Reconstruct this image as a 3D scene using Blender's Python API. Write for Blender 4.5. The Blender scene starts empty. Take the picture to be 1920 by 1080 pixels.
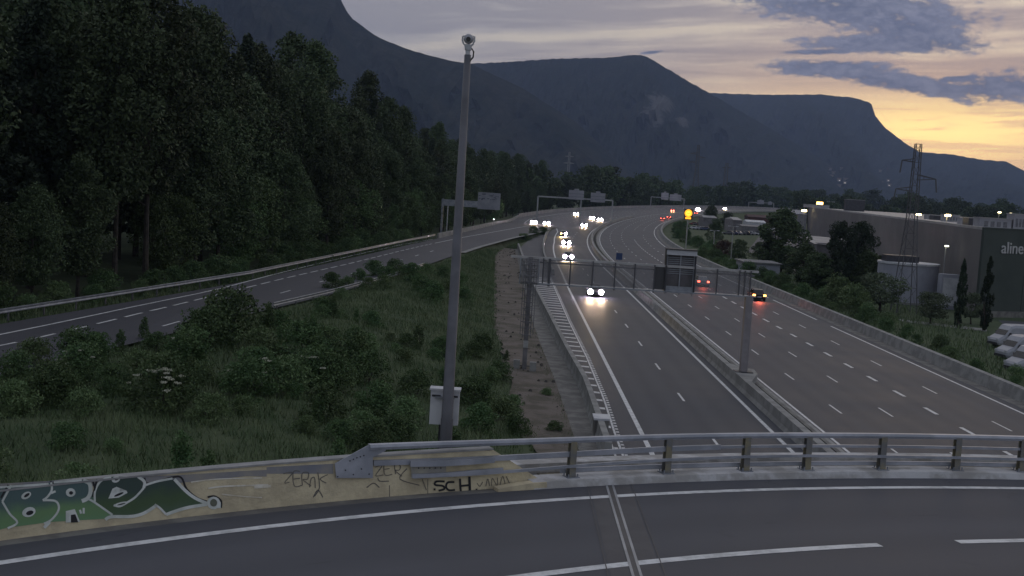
import bpy, math, random
import numpy as np
from mathutils import Vector, Matrix
S = bpy.context.scene
COL = S.collection
R = math.radians
random.seed(7)

# ------------------------------------------------------------------ camera
FPX, ROLL, PITCH, CAMH = 2250.0, R(3.5), math.atan(195 / 2250.0), 13.0
cam = bpy.data.cameras.new('camera'); camo = bpy.data.objects.new('camera', cam); COL.objects.link(camo)
cam.sensor_fit = 'HORIZONTAL'; cam.sensor_width = 36; cam.lens = 36 * FPX / 1920
cam.clip_start = 0.5; cam.clip_end = 40000
camo.matrix_world = Matrix.Translation((0, 0, CAMH)) @ Matrix.Rotation(math.pi / 2 - PITCH, 4, 'X') @ Matrix.Rotation(ROLL, 4, 'Z')
S.camera = camo
S.view_settings.view_transform = 'Standard'; S.view_settings.look = 'None'
S.view_settings.exposure = 0.14; S.view_settings.gamma = 1; S.view_settings.use_curve_mapping = False
S.render.engine = 'CYCLES'
S.cycles.max_bounces = 6; S.cycles.volume_bounces = 1; S.cycles.transparent_max_bounces = 16
S.cycles.use_denoising = True; S.cycles.sample_clamp_indirect = 4; S.cycles.sample_clamp_direct = 0

# photograph measurements -> places in the world
def ray(px, py):
    dx, dy = px - 960, py - 540
    x = dx * math.cos(ROLL) + dy * math.sin(ROLL); y = -dx * math.sin(ROLL) + dy * math.cos(ROLL)
    c, s = math.cos(PITCH), math.sin(PITCH)
    return x, FPX * c - y * s, -FPX * s - y * c
def gnd(px, py, z=0.0):
    X, Y, Z = ray(px, py); t = (z - CAMH) / Z
    return X * t, Y * t
def atY(px, py, Yd):
    X, Y, Z = ray(px, py); t = Yd / Y
    return X * t, Yd, CAMH + Z * t
def where_line(q):
    return ('left of the tall mast' if q < 850 else 'between the mast and the near portal' if q < 1005 else 'behind the two boards of the near portal' if q < 1150 else 'between the near and the smaller portal' if q < 1220 else
            'behind the smaller portal' if q < 1290 else 'around the distant dark pylons' if q < 1400 else 'behind the distant third portal' if q < 1500 else 'behind the left end of the store roof' if q < 1640 else
            'left of the lattice pylon' if q < 1700 else 'between the pylon and the roof lamps' if q < 1800 else 'above the green store front')
def proj(x, y, z):
    c, s = math.cos(PITCH), math.sin(PITCH); zz = z - CAMH; f_ = y * c - zz * s; v_ = -(y * s + zz * c); u = x * FPX / f_; w = v_ * FPX / f_
    return 960 + u * math.cos(ROLL) - w * math.sin(ROLL)
def azel(px, py):
    X, Y, Z = ray(px, py)
    return math.atan2(X, Y), math.atan2(Z, math.hypot(X, Y))

# ------------------------------------------------------------------ node helper
class E:
    """small arithmetic wrapper over shader math nodes"""
    def __init__(s, nt, sock): s.nt, s.s = nt, sock
    def _op(s, op, *a, clamp=False):
        n = s.nt.nodes.new('ShaderNodeMath'); n.operation = op; n.use_clamp = clamp
        for i, v in enumerate((s,) + a):
            if isinstance(v, E): s.nt.links.new(v.s, n.inputs[i])
            else: n.inputs[i].default_value = v
        return E(s.nt, n.outputs[0])
    def __add__(s, o): return s._op('ADD', o)
    def __sub__(s, o): return s._op('SUBTRACT', o)
    def __mul__(s, o): return s._op('MULTIPLY', o)
    def __truediv__(s, o): return s._op('DIVIDE', o)
    __radd__ = __add__; __rmul__ = __mul__
    def pow(s, o): return s._op('POWER', o)
    def clamp(s): return s._op('ADD', 0.0, clamp=True)
    def exp(s): return s._op('EXPONENT')
    def max(s, o): return s._op('MAXIMUM', o)
    def min(s, o): return s._op('MINIMUM', o)
    def smooth(s, a, b):
        n = s.nt.nodes.new('ShaderNodeMapRange'); n.interpolation_type = 'SMOOTHSTEP'
        s.nt.links.new(s.s, n.inputs[0]); n.inputs[1].default_value = a; n.inputs[2].default_value = b
        n.inputs[3].default_value = 0; n.inputs[4].default_value = 1
        return E(s.nt, n.outputs[0])
def mixc(nt, f, a, b):
    n = nt.nodes.new('ShaderNodeMix'); n.data_type = 'RGBA'
    for i, v in ((0, f), (6, a), (7, b)):
        if isinstance(v, E): nt.links.new(v.s, n.inputs[i])
        elif isinstance(v, (int, float)): n.inputs[i].default_value = v
        elif isinstance(v, tuple): n.inputs[i].default_value = (*v[:3], 1)
        else: nt.links.new(v, n.inputs[i])
    return n.outputs[2]
def noise(nt, vec, scale, detail=4, rough=0.55, dist=0.0):
    n = nt.nodes.new('ShaderNodeTexNoise'); n.inputs['Scale'].default_value = scale
    n.inputs['Detail'].default_value = detail; n.inputs['Roughness'].default_value = rough
    n.inputs['Distortion'].default_value = dist
    if vec is not None: nt.links.new(vec, n.inputs['Vector'])
    return E(nt, n.outputs['Fac'])
def comb(nt, x, y, z):
    n = nt.nodes.new('ShaderNodeCombineXYZ')
    for i, v in enumerate((x, y, z)):
        if isinstance(v, E): nt.links.new(v.s, n.inputs[i])
        else: n.inputs[i].default_value = v
    return n.outputs[0]

# ------------------------------------------------------------------ world
SUN_AZ, SUN_EL = R(20.5), R(3.0)
W = bpy.data.worlds.new('World'); S.world = W; W.use_nodes = True
nt = W.node_tree; nt.nodes.clear()
out = nt.nodes.new('ShaderNodeOutputWorld'); bg = nt.nodes.new('ShaderNodeBackground')
nt.links.new(bg.outputs[0], out.inputs[0])
tc = nt.nodes.new('ShaderNodeTexCoord'); sep = nt.nodes.new('ShaderNodeSeparateXYZ')
nt.links.new(tc.outputs['Generated'], sep.inputs[0])
dx, dy, dz = [E(nt, sep.outputs[i]) for i in range(3)]
n = nt.nodes.new('ShaderNodeMath'); n.operation = 'ARCTAN2'; nt.links.new(dx.s, n.inputs[0]); nt.links.new(dy.s, n.inputs[1])
az = E(nt, n.outputs[0])
el = dz._op('ARCSINE')
sky = nt.nodes.new('ShaderNodeTexSky'); sky.sky_type = 'NISHITA'; sky.sun_disc = False
sky.sun_elevation = SUN_EL; sky.sun_rotation = SUN_AZ; sky.air_density = 1.2; sky.dust_density = 2.0
skys = nt.nodes.new('ShaderNodeMix'); skys.data_type = 'RGBA'; skys.blend_type = 'MULTIPLY'
skys.inputs[0].default_value = 1; nt.links.new(sky.outputs[0], skys.inputs[6]); skys.inputs[7].default_value = (.07, .07, .07, 1)
elc = el.max(0.0)
# thin high cloud sheet: streaks nearly level
dn = comb(nt, dx, dy, dz * 9.0)
warp = noise(nt, dn, 3.0, 3, .5)
sv = comb(nt, az * 2.2, elc * 34.0 - az * 2.1 + warp * 1.3, 0.0)
st1 = noise(nt, sv, 1.0, 5, .55, .3)
sv2 = comb(nt, az * 6.0, elc * 95.0 - az * 5.8 + warp * 1.8, 3.0)
st2 = noise(nt, sv2, 1.0, 4, .6, .4)
streak = (st1 * .65 + st2 * .35)
daz = az - SUN_AZ
side = (daz * daz * -7.0).exp()          # towards the sunset
wide = (daz * daz * -0.7).exp()
low = (elc * -15.0).exp()
lav = mixc(nt, wide, (.25, .28, .33), (.43, .415, .415))
high = mixc(nt, el.smooth(.25, 1.3), lav, (.30, .33, .40))
warm = mixc(nt, side, (.50, .43, .40), (.86, .56, .30))
wf = (low * (side * .85 + wide * .25)).clamp()
c1 = mixc(nt, wf, high, warm)
# bright breaks between the streaks
br = streak.smooth(.485, .575) * (low * .75 + side * .50 + wide * .42)
c2 = mixc(nt, br.clamp(), c1, mixc(nt, side * low, (.74, .67, .55), (1.05, .80, .44)))
dk = streak.smooth(.50, .43) * .75
c3 = mixc(nt, dk, c2, (.27, .265, .30))
# glow of the set sun
ga, ge = azel(1760, 245)
a1 = (az - ga) * 7.0; e1 = (el - ge - (az - ga) * .06) * 46.0
g1 = ((a1 * a1 + e1 * e1) * -1.0).exp() * (st2.smooth(.40, .52) * .62 + .38)
a2 = (az - ga - .02) * 4.6; e2 = (el - ge + .004) * 22.0
g2 = ((a2 * a2 + e2 * e2) * -1.0).exp() * .72
c4 = mixc(nt, g2, c3, (1.15, .74, .38))
c5 = mixc(nt, g1, c4, (1.9, 1.42, .50))
c6 = mixc(nt, .10, c5, skys.outputs[2])
# dark low clouds (also generic ones elsewhere in the sky)
fs = comb(nt, az * 30.0, el * 75.0, 0.0)
fr = noise(nt, fs, 1.0, 7, .62, .5)
fr2 = noise(nt, fs, .35, 3, .5, .2)
def cloud(px, py, hx, hy, tilt, k=1.0):
    a, e = azel(px, py); c, s_ = math.cos(tilt), math.sin(tilt)
    u = (az - a) * FPX; v = (el - e) * FPX
    p = (u * c + v * s_) / hx; q = (v * c - u * s_) / hy
    return (((p * p + q * q) * -1.0) + 1.0) * k
T = ROLL
m = cloud(1590, 15, 215, 40, T - .16)
for args in ((1700, 55, 120, 32, T - .22), (1670, 82, 165, 17, T - .04), (1560, 130, 115, 17, T - .05), (1690, 155, 150, 17, T - .20),
             (1870, 165, 95, 26, T), (1800, 148, 45, 6, T + .05), (1540, 97, 70, 5, T), (1222, 98, 20, 3, T + .1), (2080, 150, 180, 40, T)):
    m = m.max(cloud(*args))
fr3 = noise(nt, comb(nt, az * 110.0, el * 210.0, 2.0), 1.0, 5, .6, .3)
dens = (m.max(-1.5) + (fr - .5) * 3.0 + (fr2 - .5) * .8 + (fr3 - .5) * 2.2).smooth(-.42, .55)
gn = noise(nt, comb(nt, dx * 1.0, dy * 1.0, dz * 3.0), 3.2, 6, .6).smooth(.60, .70) * el.smooth(.16, .26) * .7
dens = dens.max(gn)
cc = mixc(nt, (fr * .6 + fr3 * .4).smooth(.38, .64), (.085, .105, .175), (.215, .225, .305))
c7 = mixc(nt, dens * .95, c6, cc)
# below the horizon: dull ground-like light
c8 = mixc(nt, el.smooth(-.002, -.02), c7, (.05, .05, .055))
nt.links.new(c8, bg.inputs[0]); bg.inputs[1].default_value = 1.2
W.cycles.sampling_method = 'AUTOMATIC'

sl = bpy.data.lights.new('sun', 'SUN'); sl.energy = 0.12; sl.angle = R(12); sl.color = (1, .72, .45)
so = bpy.data.objects.new('sun', sl); COL.objects.link(so)
d = Vector((math.sin(SUN_AZ) * math.cos(SUN_EL + R(4)), math.cos(SUN_AZ) * math.cos(SUN_EL + R(4)), math.sin(SUN_EL + R(4))))
so.rotation_euler = d.to_track_quat('Z', 'Y').to_euler()

# ------------------------------------------------------------------ materials
MAT = {}
def mat(name, col, col2=None, rough=.8, scale=1.0, bump=0.0, metal=0.0, emit=None, es=0.0, detail=5, spec=.5, obj=False, rnd=0.0, lo=.4, hi=.6, alpha=1.0, trans=0.0):
    if name in MAT: return MAT[name]
    m = bpy.data.materials.new(name); m.use_nodes = True; t = m.node_tree
    b = t.nodes['Principled BSDF']; b.inputs['Roughness'].default_value = rough; b.inputs['Metallic'].default_value = metal
    b.inputs['Specular IOR Level'].default_value = spec; b.inputs['Base Color'].default_value = (*col, 1)
    if alpha < 1: b.inputs['Alpha'].default_value = alpha
    if trans: b.inputs['Transmission Weight'].default_value = trans
    if col2 or bump or rnd:
        if obj: v = t.nodes.new('ShaderNodeTexCoord').outputs['Object']
        else: v = t.nodes.new('ShaderNodeNewGeometry').outputs['Position']
        nz = noise(t, v, scale, detail, .6)
        c = mixc(t, nz.smooth(lo, hi), col, col2 or col)
        if rnd:
            oi = t.nodes.new('ShaderNodeObjectInfo'); r_ = E(t, oi.outputs['Random'])
            hs = t.nodes.new('ShaderNodeHueSaturation'); t.links.new(c, hs.inputs['Color'])
            t.links.new((r_ * (2 * rnd) + (1 - rnd)).s, hs.inputs['Value']); t.links.new((r_ * .05 + .475).s, hs.inputs['Hue'])
            c = hs.outputs[0]
        t.links.new(c, b.inputs['Base Color'])
        if bump:
            nb = noise(t, v, scale * 6, 4, .6)
            bn = t.nodes.new('ShaderNodeBump'); bn.inputs['Strength'].default_value = bump; bn.inputs['Distance'].default_value = .05
            t.links.new(nb.s, bn.inputs['Height']); t.links.new(bn.outputs[0], b.inputs['Normal'])
    if emit:
        b.inputs['Emission Color'].default_value = (*emit, 1); b.inputs['Emission Strength'].default_value = es
        m.cycles.emission_sampling = 'NONE'
    MAT[name] = m
    return m
def asphalt(name, base, var, rough=.55, track=None, fine=14.0):
    m = bpy.data.materials.new(name); m.use_nodes = True; t = m.node_tree; b = t.nodes['Principled BSDF']
    g = t.nodes.new('ShaderNodeNewGeometry'); v = g.outputs['Position']
    sp = t.nodes.new('ShaderNodeSeparateXYZ'); t.links.new(v, sp.inputs[0]); X, Y = E(t, sp.outputs[0]), E(t, sp.outputs[1])
    if track == 'ring':
        a, c = X - 20.0, Y + 14.0; U = (a * a + c * c).pow(.5); V = a._op('ARCTAN2', c) * 40.0
    else: U, V = X, Y
    n1 = noise(t, v, .12, 4, .6); n2 = noise(t, v, fine, 3, .7)
    n3 = noise(t, comb(t, U * 1.1, V * .02, 0.0), 1.0, 4, .6)
    f = (n1 * .45 + n3 * .40 + n2 * .15).smooth(.36, .64)
    c = mixc(t, f, base, var)
    if track:      # darker polished wheel tracks, paler middle of the lanes
        ph = {'ring': (2 * math.pi / 2.05, 40.8), 'lanes': (2 * math.pi / 1.8, 9.5)}[track]
        wv = ((U - ph[1]) * ph[0])._op('COSINE') * .5 + .5
        c = mixc(t, wv * n3 * .55, c, tuple(x * .72 for x in base))
    st = noise(t, v, .9, 6, .7).smooth(.60, .72)
    c = mixc(t, st * .35, c, tuple(x * .5 for x in base))
    oil = noise(t, comb(t, U * 2.6, V * .35, 4.0), 1.0, 5, .7).smooth(.62, .74)
    c = mixc(t, oil * .35, c, tuple(x * .45 for x in base))
    vo = t.nodes.new('ShaderNodeTexVoronoi'); vo.feature = 'DISTANCE_TO_EDGE'; vo.inputs['Scale'].default_value = .16
    t.links.new(comb(t, U + (n2 - .5) * 1.2, V + (n3 - .5) * 6.0, 0.0), vo.inputs['Vector'])
    cr = E(t, vo.outputs['Distance']).smooth(.0045, .0015) * noise(t, v, .25, 2, .5).smooth(.5, .6)
    c = mixc(t, cr * .6, c, tuple(x * .35 for x in base))
    t.links.new(c, b.inputs['Base Color'])
    t.links.new((n1 * .25 + n3 * .15 + (rough - .18)).s, b.inputs['Roughness']); b.inputs['Specular IOR Level'].default_value = .2
    bn = t.nodes.new('ShaderNodeBump'); bn.inputs['Strength'].default_value = .35; bn.inputs['Distance'].default_value = .01
    t.links.new(noise(t, v, 60, 2, .6).s, bn.inputs['Height']); t.links.new(bn.outputs[0], b.inputs['Normal'])
    MAT[name] = m; return m
def foliage(name, a, b_, rnd=.25):
    m = bpy.data.materials.new(name); m.use_nodes = True; t = m.node_tree; b = t.nodes['Principled BSDF']
    v = t.nodes.new('ShaderNodeTexCoord').outputs['Object']
    nz = noise(t, v, .9, 3, .6)
    c = mixc(t, nz.smooth(.38, .62), a, b_)
    oi = t.nodes.new('ShaderNodeObjectInfo'); r_ = E(t, oi.outputs['Random'])
    hs = t.nodes.new('ShaderNodeHueSaturation'); t.links.new(c, hs.inputs['Color'])
    t.links.new((r_ * (2 * rnd) + (1 - rnd)).s, hs.inputs['Value']); t.links.new((r_ * .03 + .492).s, hs.inputs['Hue'])
    t.links.new(hs.outputs[0], b.inputs['Base Color']); b.inputs['Roughness'].default_value = .65
    b.inputs['Specular IOR Level'].default_value = .25
    MAT[name] = m; return m
ASPH = asphalt('motorway_asphalt', (.062, .067, .083), (.082, .088, .105), .58, track='lanes')
ASPB = asphalt('bridge_asphalt', (.076, .080, .096), (.103, .105, .122), .62, track='ring', fine=40.0)
ASPR = asphalt('ramp_asphalt', (.080, .082, .095), (.098, .100, .114), .64)
PAINT = mat('road_paint', (.74, .75, .76), (.46, .47, .48), .6, 3.0, lo=.38, hi=.72)
CONC = mat('concrete', (.31, .31, .30), (.22, .22, .215), .85, .8, .5)
CONCD = mat('weathered_concrete', (.22, .215, .20), (.14, .135, .13), .9, .9, .5)
GALV = mat('galvanised_steel', (.36, .38, .42), (.27, .29, .33), .42, 1.4, .1, metal=.65)
GALVD = mat('dull_steel', (.20, .20, .22), (.14, .14, .155), .55, 2.0, .1, metal=.5)
DARKM = mat('dark_steel', (.05, .05, .06), (.035, .035, .04), .5, 2.0)
WHITE = mat('white_enamel', (.62, .63, .66), (.50, .51, .55), .5, 1.2)
BEIGE = mat('painted_parapet', (.72, .63, .43), (.50, .43, .30), .85, 1.6, .5, lo=.35, hi=.7)
DIRT = mat('dry_earth', (.165, .140, .122), (.095, .085, .065), .95, .45, 1.0)
GRASS = mat('grass_turf', (.045, .070, .028), (.065, .090, .040), .95, .25, 1.0)
BLADE = mat('grass_blade', (.068, .115, .042), (.125, .165, .072), .7, .5)
SOIL = mat('forest_floor', (.03, .028, .018), (.018, .02, .012), 1.0, .4, 1.0)
BARK = mat('bark', (.065, .055, .045), (.035, .03, .025), .9, 3.0, .8, obj=True)
LEAF_D = foliage('leaf_deciduous', (.046, .066, .030), (.080, .104, .048), .38)
LEAF_C = foliage('leaf_conifer', (.026, .040, .024), (.040, .056, .032))
LEAF_L = foliage('leaf_light', (.075, .115, .045), (.10, .145, .055))
LEAF_O = foliage('leaf_olive', (.08, .10, .06), (.11, .13, .08))
LEAF_R = foliage('leaf_reddish', (.075, .045, .035), (.10, .06, .045))
LEAF_S = foliage('leaf_shrub', (.070, .118, .046), (.115, .168, .068))
LEAF_T = foliage('leaf_pale_shrub', (.115, .170, .072), (.165, .22, .10))
FLOWER = mat('elder_blossom', (.62, .62, .50), (.5, .5, .4), .8, 5.0)
GLASS = mat('dark_glass', (.012, .014, .018), rough=.12)
RUBBER = mat('rubber', (.02, .02, .02), rough=.8)
HEAD = mat('headlamp_on', (1, 1, 1), emit=(1.0, .80, 1.0), es=120)
HEADF = mat('headlamp_far', (1, 1, 1), emit=(1.0, .80, .90), es=200)
AMBER = mat('amber_lamp', (1, .5, .1), emit=(1.0, .52, .12), es=12)
TAIL = mat('tail_lamp', (.6, .02, .02), emit=(1.0, .10, .06), es=14)
BRAKE = mat('brake_lamp', (.9, .2, .05), emit=(1.0, .36, .08), es=9)
LAMPW = mat('lamp_warm', (1, .8, .5), emit=(1.0, .80, .40), es=14)
TOWN = mat('town_light', (1, .8, .6), emit=(.9, .8, .75), es=.8)
VSL = mat('lit_orange_display', (1, .5, .05), emit=(1.0, .42, .02), es=1.5)

# ------------------------------------------------------------------ mesh helpers
class MB:
    def __init__(s): s.v = []; s.f = []
    def add(s, vs, fs):
        o = len(s.v); s.v += [tuple(x) for x in vs]; s.f += [tuple(i + o for i in f) for f in fs]; return s
    def box(s, c, d, rz=0.0):
        x, y, z = d[0] / 2, d[1] / 2, d[2] / 2; co, si = math.cos(rz), math.sin(rz)
        vs = [(c[0] + a * x * co - b * y * si, c[1] + a * x * si + b * y * co, c[2] + e * z) for a in (-1, 1) for b in (-1, 1) for e in (-1, 1)]
        return s.add(vs, [(0, 1, 3, 2), (4, 6, 7, 5), (0, 4, 5, 1), (2, 3, 7, 6), (0, 2, 6, 4), (1, 5, 7, 3)])
    def beam(s, p, q, w, h=None):
        h = h or w; p, q = Vector(p), Vector(q); t = (q - p).normalized()
        up = Vector((0, 0, 1)) if abs(t.z) < .95 else Vector((0, 1, 0))
        a = t.cross(up).normalized(); b = a.cross(t)
        vs = [e + a * (i * w / 2) + b * (j * h / 2) for e in (p, q) for i, j in ((-1, -1), (1, -1), (1, 1), (-1, 1))]
        return s.add(vs, [(3, 2, 1, 0), (4, 5, 6, 7), (0, 1, 5, 4), (1, 2, 6, 5), (2, 3, 7, 6), (3, 0, 4, 7)])
    def tube(s, pts, r, n=8, cap=True):
        pts = [Vector(p) for p in pts]; rr = r if isinstance(r, (list, tuple)) else [r] * len(pts)
        rings = []
        for i, p in enumerate(pts):
            t = (pts[min(i + 1, len(pts) - 1)] - pts[max(i - 1, 0)]).normalized()
            up = Vector((0, 0, 1)) if abs(t.z) < .95 else Vector((0, 1, 0))
            a = t.cross(up).normalized(); b = a.cross(t)
            rings.append([p + (a * math.cos(k * 2 * math.pi / n) + b * math.sin(k * 2 * math.pi / n)) * rr[i] for k in range(n)])
        vs = [v for ring in rings for v in ring]; fs = []
        for i in range(len(pts) - 1):
            for k in range(n): fs.append((i * n + k, i * n + (k + 1) % n, (i + 1) * n + (k + 1) % n, (i + 1) * n + k))
        if cap: fs += [tuple(range(n))[::-1], tuple((len(pts) - 1) * n + k for k in range(n))]
        return s.add(vs, fs)
    def sweep(s, pts, prof, closed=True):
        """prof: list of (lateral, up) swept along pts, upright"""
        pts = [Vector(p) for p in pts]; n = len(prof); vs = []
        for i, p in enumerate(pts):
            t = pts[min(i + 1, len(pts) - 1)] - pts[max(i - 1, 0)]; t.z = 0; t.normalize(); a = Vector((t.y, -t.x, 0))
            vs += [p + a * u + Vector((0, 0, w)) for u, w in prof]
        fs = []
        for i in range(len(pts) - 1):
            for k in range(n if closed else n - 1): fs.append((i * n + k, (i + 1) * n + k, (i + 1) * n + (k + 1) % n, i * n + (k + 1) % n))
        if closed: fs += [tuple(range(n)), tuple((len(pts) - 1) * n + k for k in range(n))[::-1]]
        return s.add(vs, fs)
    def strip(s, L, Rr):
        n = len(L); return s.add(list(L) + list(Rr), [(i, i + n, i + n + 1, i + 1) for i in range(n - 1)])
    def prism(s, poly, z0, z1):
        n = len(poly); vs = [(x, y, z0) for x, y in poly] + [(x, y, z1) for x, y in poly]
        return s.add(vs, [tuple(range(n))[::-1], tuple(range(n, 2 * n))] + [(i, (i + 1) % n, n + (i + 1) % n, n + i) for i in range(n)])
    def disc(s, c, r, n=14, axis='y', t=.05):
        p = Vector(c); d = {'y': Vector((0, t, 0)), 'x': Vector((t, 0, 0)), 'z': Vector((0, 0, t))}[axis]
        return s.tube([p - d / 2, p + d / 2], r, n)
    def build(s, name, m, parent=None, smooth=False, kind=None, loc=None):
        me = bpy.data.meshes.new(name); me.from_pydata(s.v, [], s.f)
        me.materials.append(m)
        if smooth: me.polygons.foreach_set('use_smooth', [True] * len(me.polygons))
        me.update(); o = bpy.data.objects.new(name, me); COL.objects.link(o)
        if parent: o.parent = parent
        if loc: o.location = loc
        if kind: o['kind'] = kind
        return o
def thing(name, label, cat, loc=(0, 0, 0), rz=0.0, group=None):
    o = bpy.data.objects.new(name, None); o.empty_display_size = .3; COL.objects.link(o)
    o.location = loc; o.rotation_euler = (0, 0, rz); o['label'] = label; o['category'] = cat
    if group: o['group'] = group
    return o
def tag(o, label, cat, group=None):
    o['label'] = label; o['category'] = cat
    if group: o['group'] = group
    return o
def copy_tree(o, parent=None):
    c = o.copy(); COL.objects.link(c)
    if parent: c.parent = parent
    for ch in list(o.children): copy_tree(ch, c)
    return c
def lerp(a, b, t): return a + (b - a) * t
def interp(x, xs, ys): return float(np.interp(x, xs, ys))
def sm(x, a, b):
    t = min(max((x - a) / (b - a), 0), 1); return t * t * (3 - 2 * t)

# ------------------------------------------------------------------ road alignment
RAD = 1700.0
def zroad(s): return 4.6 * sm(s, 300, 1100)
def RP(s, u, z=0.0):
    if s < 200: return Vector((u, s, z + zroad(s)))
    th = (s - 200) / RAD; r = RAD - u
    return Vector((RAD - r * math.cos(th), 200 + r * math.sin(th), z + zroad(s)))
def hd(s): return 0.0 if s < 200 else -(s - 200) / RAD
def ribbon(mb, ua, ub, s0, s1, step=8.0, z=0.0):
    n = max(1, int(math.ceil((s1 - s0) / step))); L = []; Q = []
    for i in range(n + 1):
        s = s0 + (s1 - s0) * i / n
        a = ua(s) if callable(ua) else ua; b = ub(s) if callable(ub) else ub
        L.append(RP(s, a, z)); Q.append(RP(s, b, z))
    return mb.strip(L, Q)
def curve(s): return 0 if s < 200 else RAD * (1 - math.cos((s - 200) / RAD))
BARL = ([-40, 60, 76, 91, 123, 148, 200, 251], [5.2, 5.1, 5.1, 4.5, 3.5, 2.7, 1.6, .7])
def barL(s): return interp(s, *BARL)
def asL(s): return interp(s, [-40, 60, 76, 91, 123, 148, 200, 251, 300, 345, 372, 400, 450, 550, 700, 850, 1800], [5.1, 5.0, 5.0, 4.4, 3.4, 2.6, 1.5, .6, 1.6, 2.8, .5, -13.5, -18, -20, -18, -15, -15])
uL_line = lambda s: interp(s, [-40, 150, 217, 281, 347, 372], [7.7, 7.3, 7.5, 7.3, 5.9, 4.0])

# ramp (x as a function of y)
zr_ = lambda y: interp(y, [60, 120, 200, 300, 400], [2.2, 2.2, 1.85, .95, .12])
RL = ([40, 76, 93, 116, 173, 220, 365, 420], [-39, -32.5, -29.4, -25.4, -20.3, -16.3, -6.3, -1.0])
RS = ([40, 71, 79, 89, 104, 134, 162, 196, 230], [-36, -30.3, -29.2, -28.0, -25.9, -24.0, -21.9, -19.0, -15.4])
RT = ([40, 70, 77, 85, 92, 124, 147, 179, 214, 250, 374, 430], [-33.4, -28, -27.2, -26.4, -25.6, -22.4, -20.0, -17.2, -13.9, -10.4, 4.0, 12.0])
RR = ([40, 76, 87, 104, 124, 177, 210, 260, 300, 345, 372], [-27.5, -21.5, -19.7, -16.6, -13.6, -8.9, -5.9, -.7, 4.5, 9.4, 12.0])
def PL(T, y, dx=0.0, z=0.0): return Vector((interp(y, *T) + dx, y, zr_(y) + z))

# ------------------------------------------------------------------ terrain
CX, CY = 20.0, -14.0                       # centre of the bridge curve
BZ = 6.5                                   # bridge deck level
def ground(x, y):
    far = -.35
    if y > 520: return far - .0
    xr = interp(y, *RR); xl = interp(y, *RL); e = 0.0
    mx = interp(y, [40, 60, 72, 111, 213, 251, 300, 345, 372], [2.5, 1.5, .4, -1.2, -3.2, -2.5, 4.6, 9.6, 12.4])
    if x < xr:
        z = zr_(y) - .22 if y < 400 else -.1
        if x < xl - 2: z += .6 * sm(xl - 2 - x, 0, 20)
    elif x < mx:
        w = (x - xr) / max(mx - xr, .5)
        z = lerp(zr_(y) - .22, .02, sm(w, 0, 1)) + .9 * math.sin(math.pi * w) * sm(mx - xr, 3, 14)
    else: z = -.12
    if y > 400: z = lerp(z, far, sm(y, 400, 520))
    # right-hand side drops a little to the car parks
    if x > 40 + curve(y): z = lerp(-.12, -.5, sm(x - 40 - curve(y), 0, 8))
    # embankment that carries the bridge approach
    d = math.hypot(x - CX, y - CY) - 44.5
    if x < 6:
        hgt = (BZ - .15) * (1 - sm(d, -1.0, 26)) if d > -12 else (BZ - .5)
        m = 1 - sm(x, -6.5 + min(max(d, 0), 6) * .2, 1.2 if d > 3 else 2.4)
        z = max(z, lerp(z, hgt, m)) if d > -12 else max(z, (BZ - .6) * m)
        if -12 < d <= -.2: z = min(z, BZ - .15)
    return z
def axis(parts):
    o = []
    for a, b, st in parts: o += list(np.arange(a, b, st))
    return np.array(o + [parts[-1][1]])
gx = axis([(-6000, -1200, 800), (-1200, -200, 100), (-200, -60, 10), (-60, 60, 1.0), (60, 200, 10), (200, 1500, 100), (1500, 9000, 750)])
gy = axis([(-300, 0, 50), (0, 15, 5), (15, 150, 1.0), (150, 420, 3), (420, 700, 20), (700, 2000, 130), (2000, 10000, 1000)])
gv = np.array([(x, y, 0.0) for y in gy for x in gx])
gv[:, 2] = [ground(x, y) for x, y, _ in gv]
nx = len(gx); rnd_ = np.random.RandomState(3)
near = (np.abs(gv[:, 0]) < 60) & (gv[:, 1] > 15) & (gv[:, 1] < 400) & (gv[:, 0] < 2)
gv[near, 2] += rnd_.uniform(-.06, .06, near.sum())
gf = [(j * nx + i, j * nx + i + 1, (j + 1) * nx + i + 1, (j + 1) * nx + i) for j in range(len(gy) - 1) for i in range(nx - 1)]
b = MB(); b.v = [tuple(v) for v in gv]; b.f = gf
b.build('ground', GRASS, smooth=True, kind='structure')

# ------------------------------------------------------------------ motorway
b = MB(); ribbon(b, asL, lambda s: 35.9, -40, 1750)
road = b.build('motorway_road', ASPH, kind='structure')
b = MB()   # sloping shoulders that carry the raised far bend
L = [RP(s, 36.2, -.03) for s in range(280, 1750, 20)]; Q = [Vector((*RP(s, 36.2 + 1.2 + zroad(s) * 1.8).xy, -.6)) for s in range(280, 1750, 20)]
b.strip(L, Q)
L = [RP(s, asL(s) + .1, -.03) for s in range(400, 1750, 20)]; Q = [Vector((*RP(s, asL(s) - 1.2 - zroad(s) * 1.8).xy, -.6)) for s in range(400, 1750, 20)]
b.strip(Q, L)
b.build('road_embankment', GRASS, kind='structure')

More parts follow.
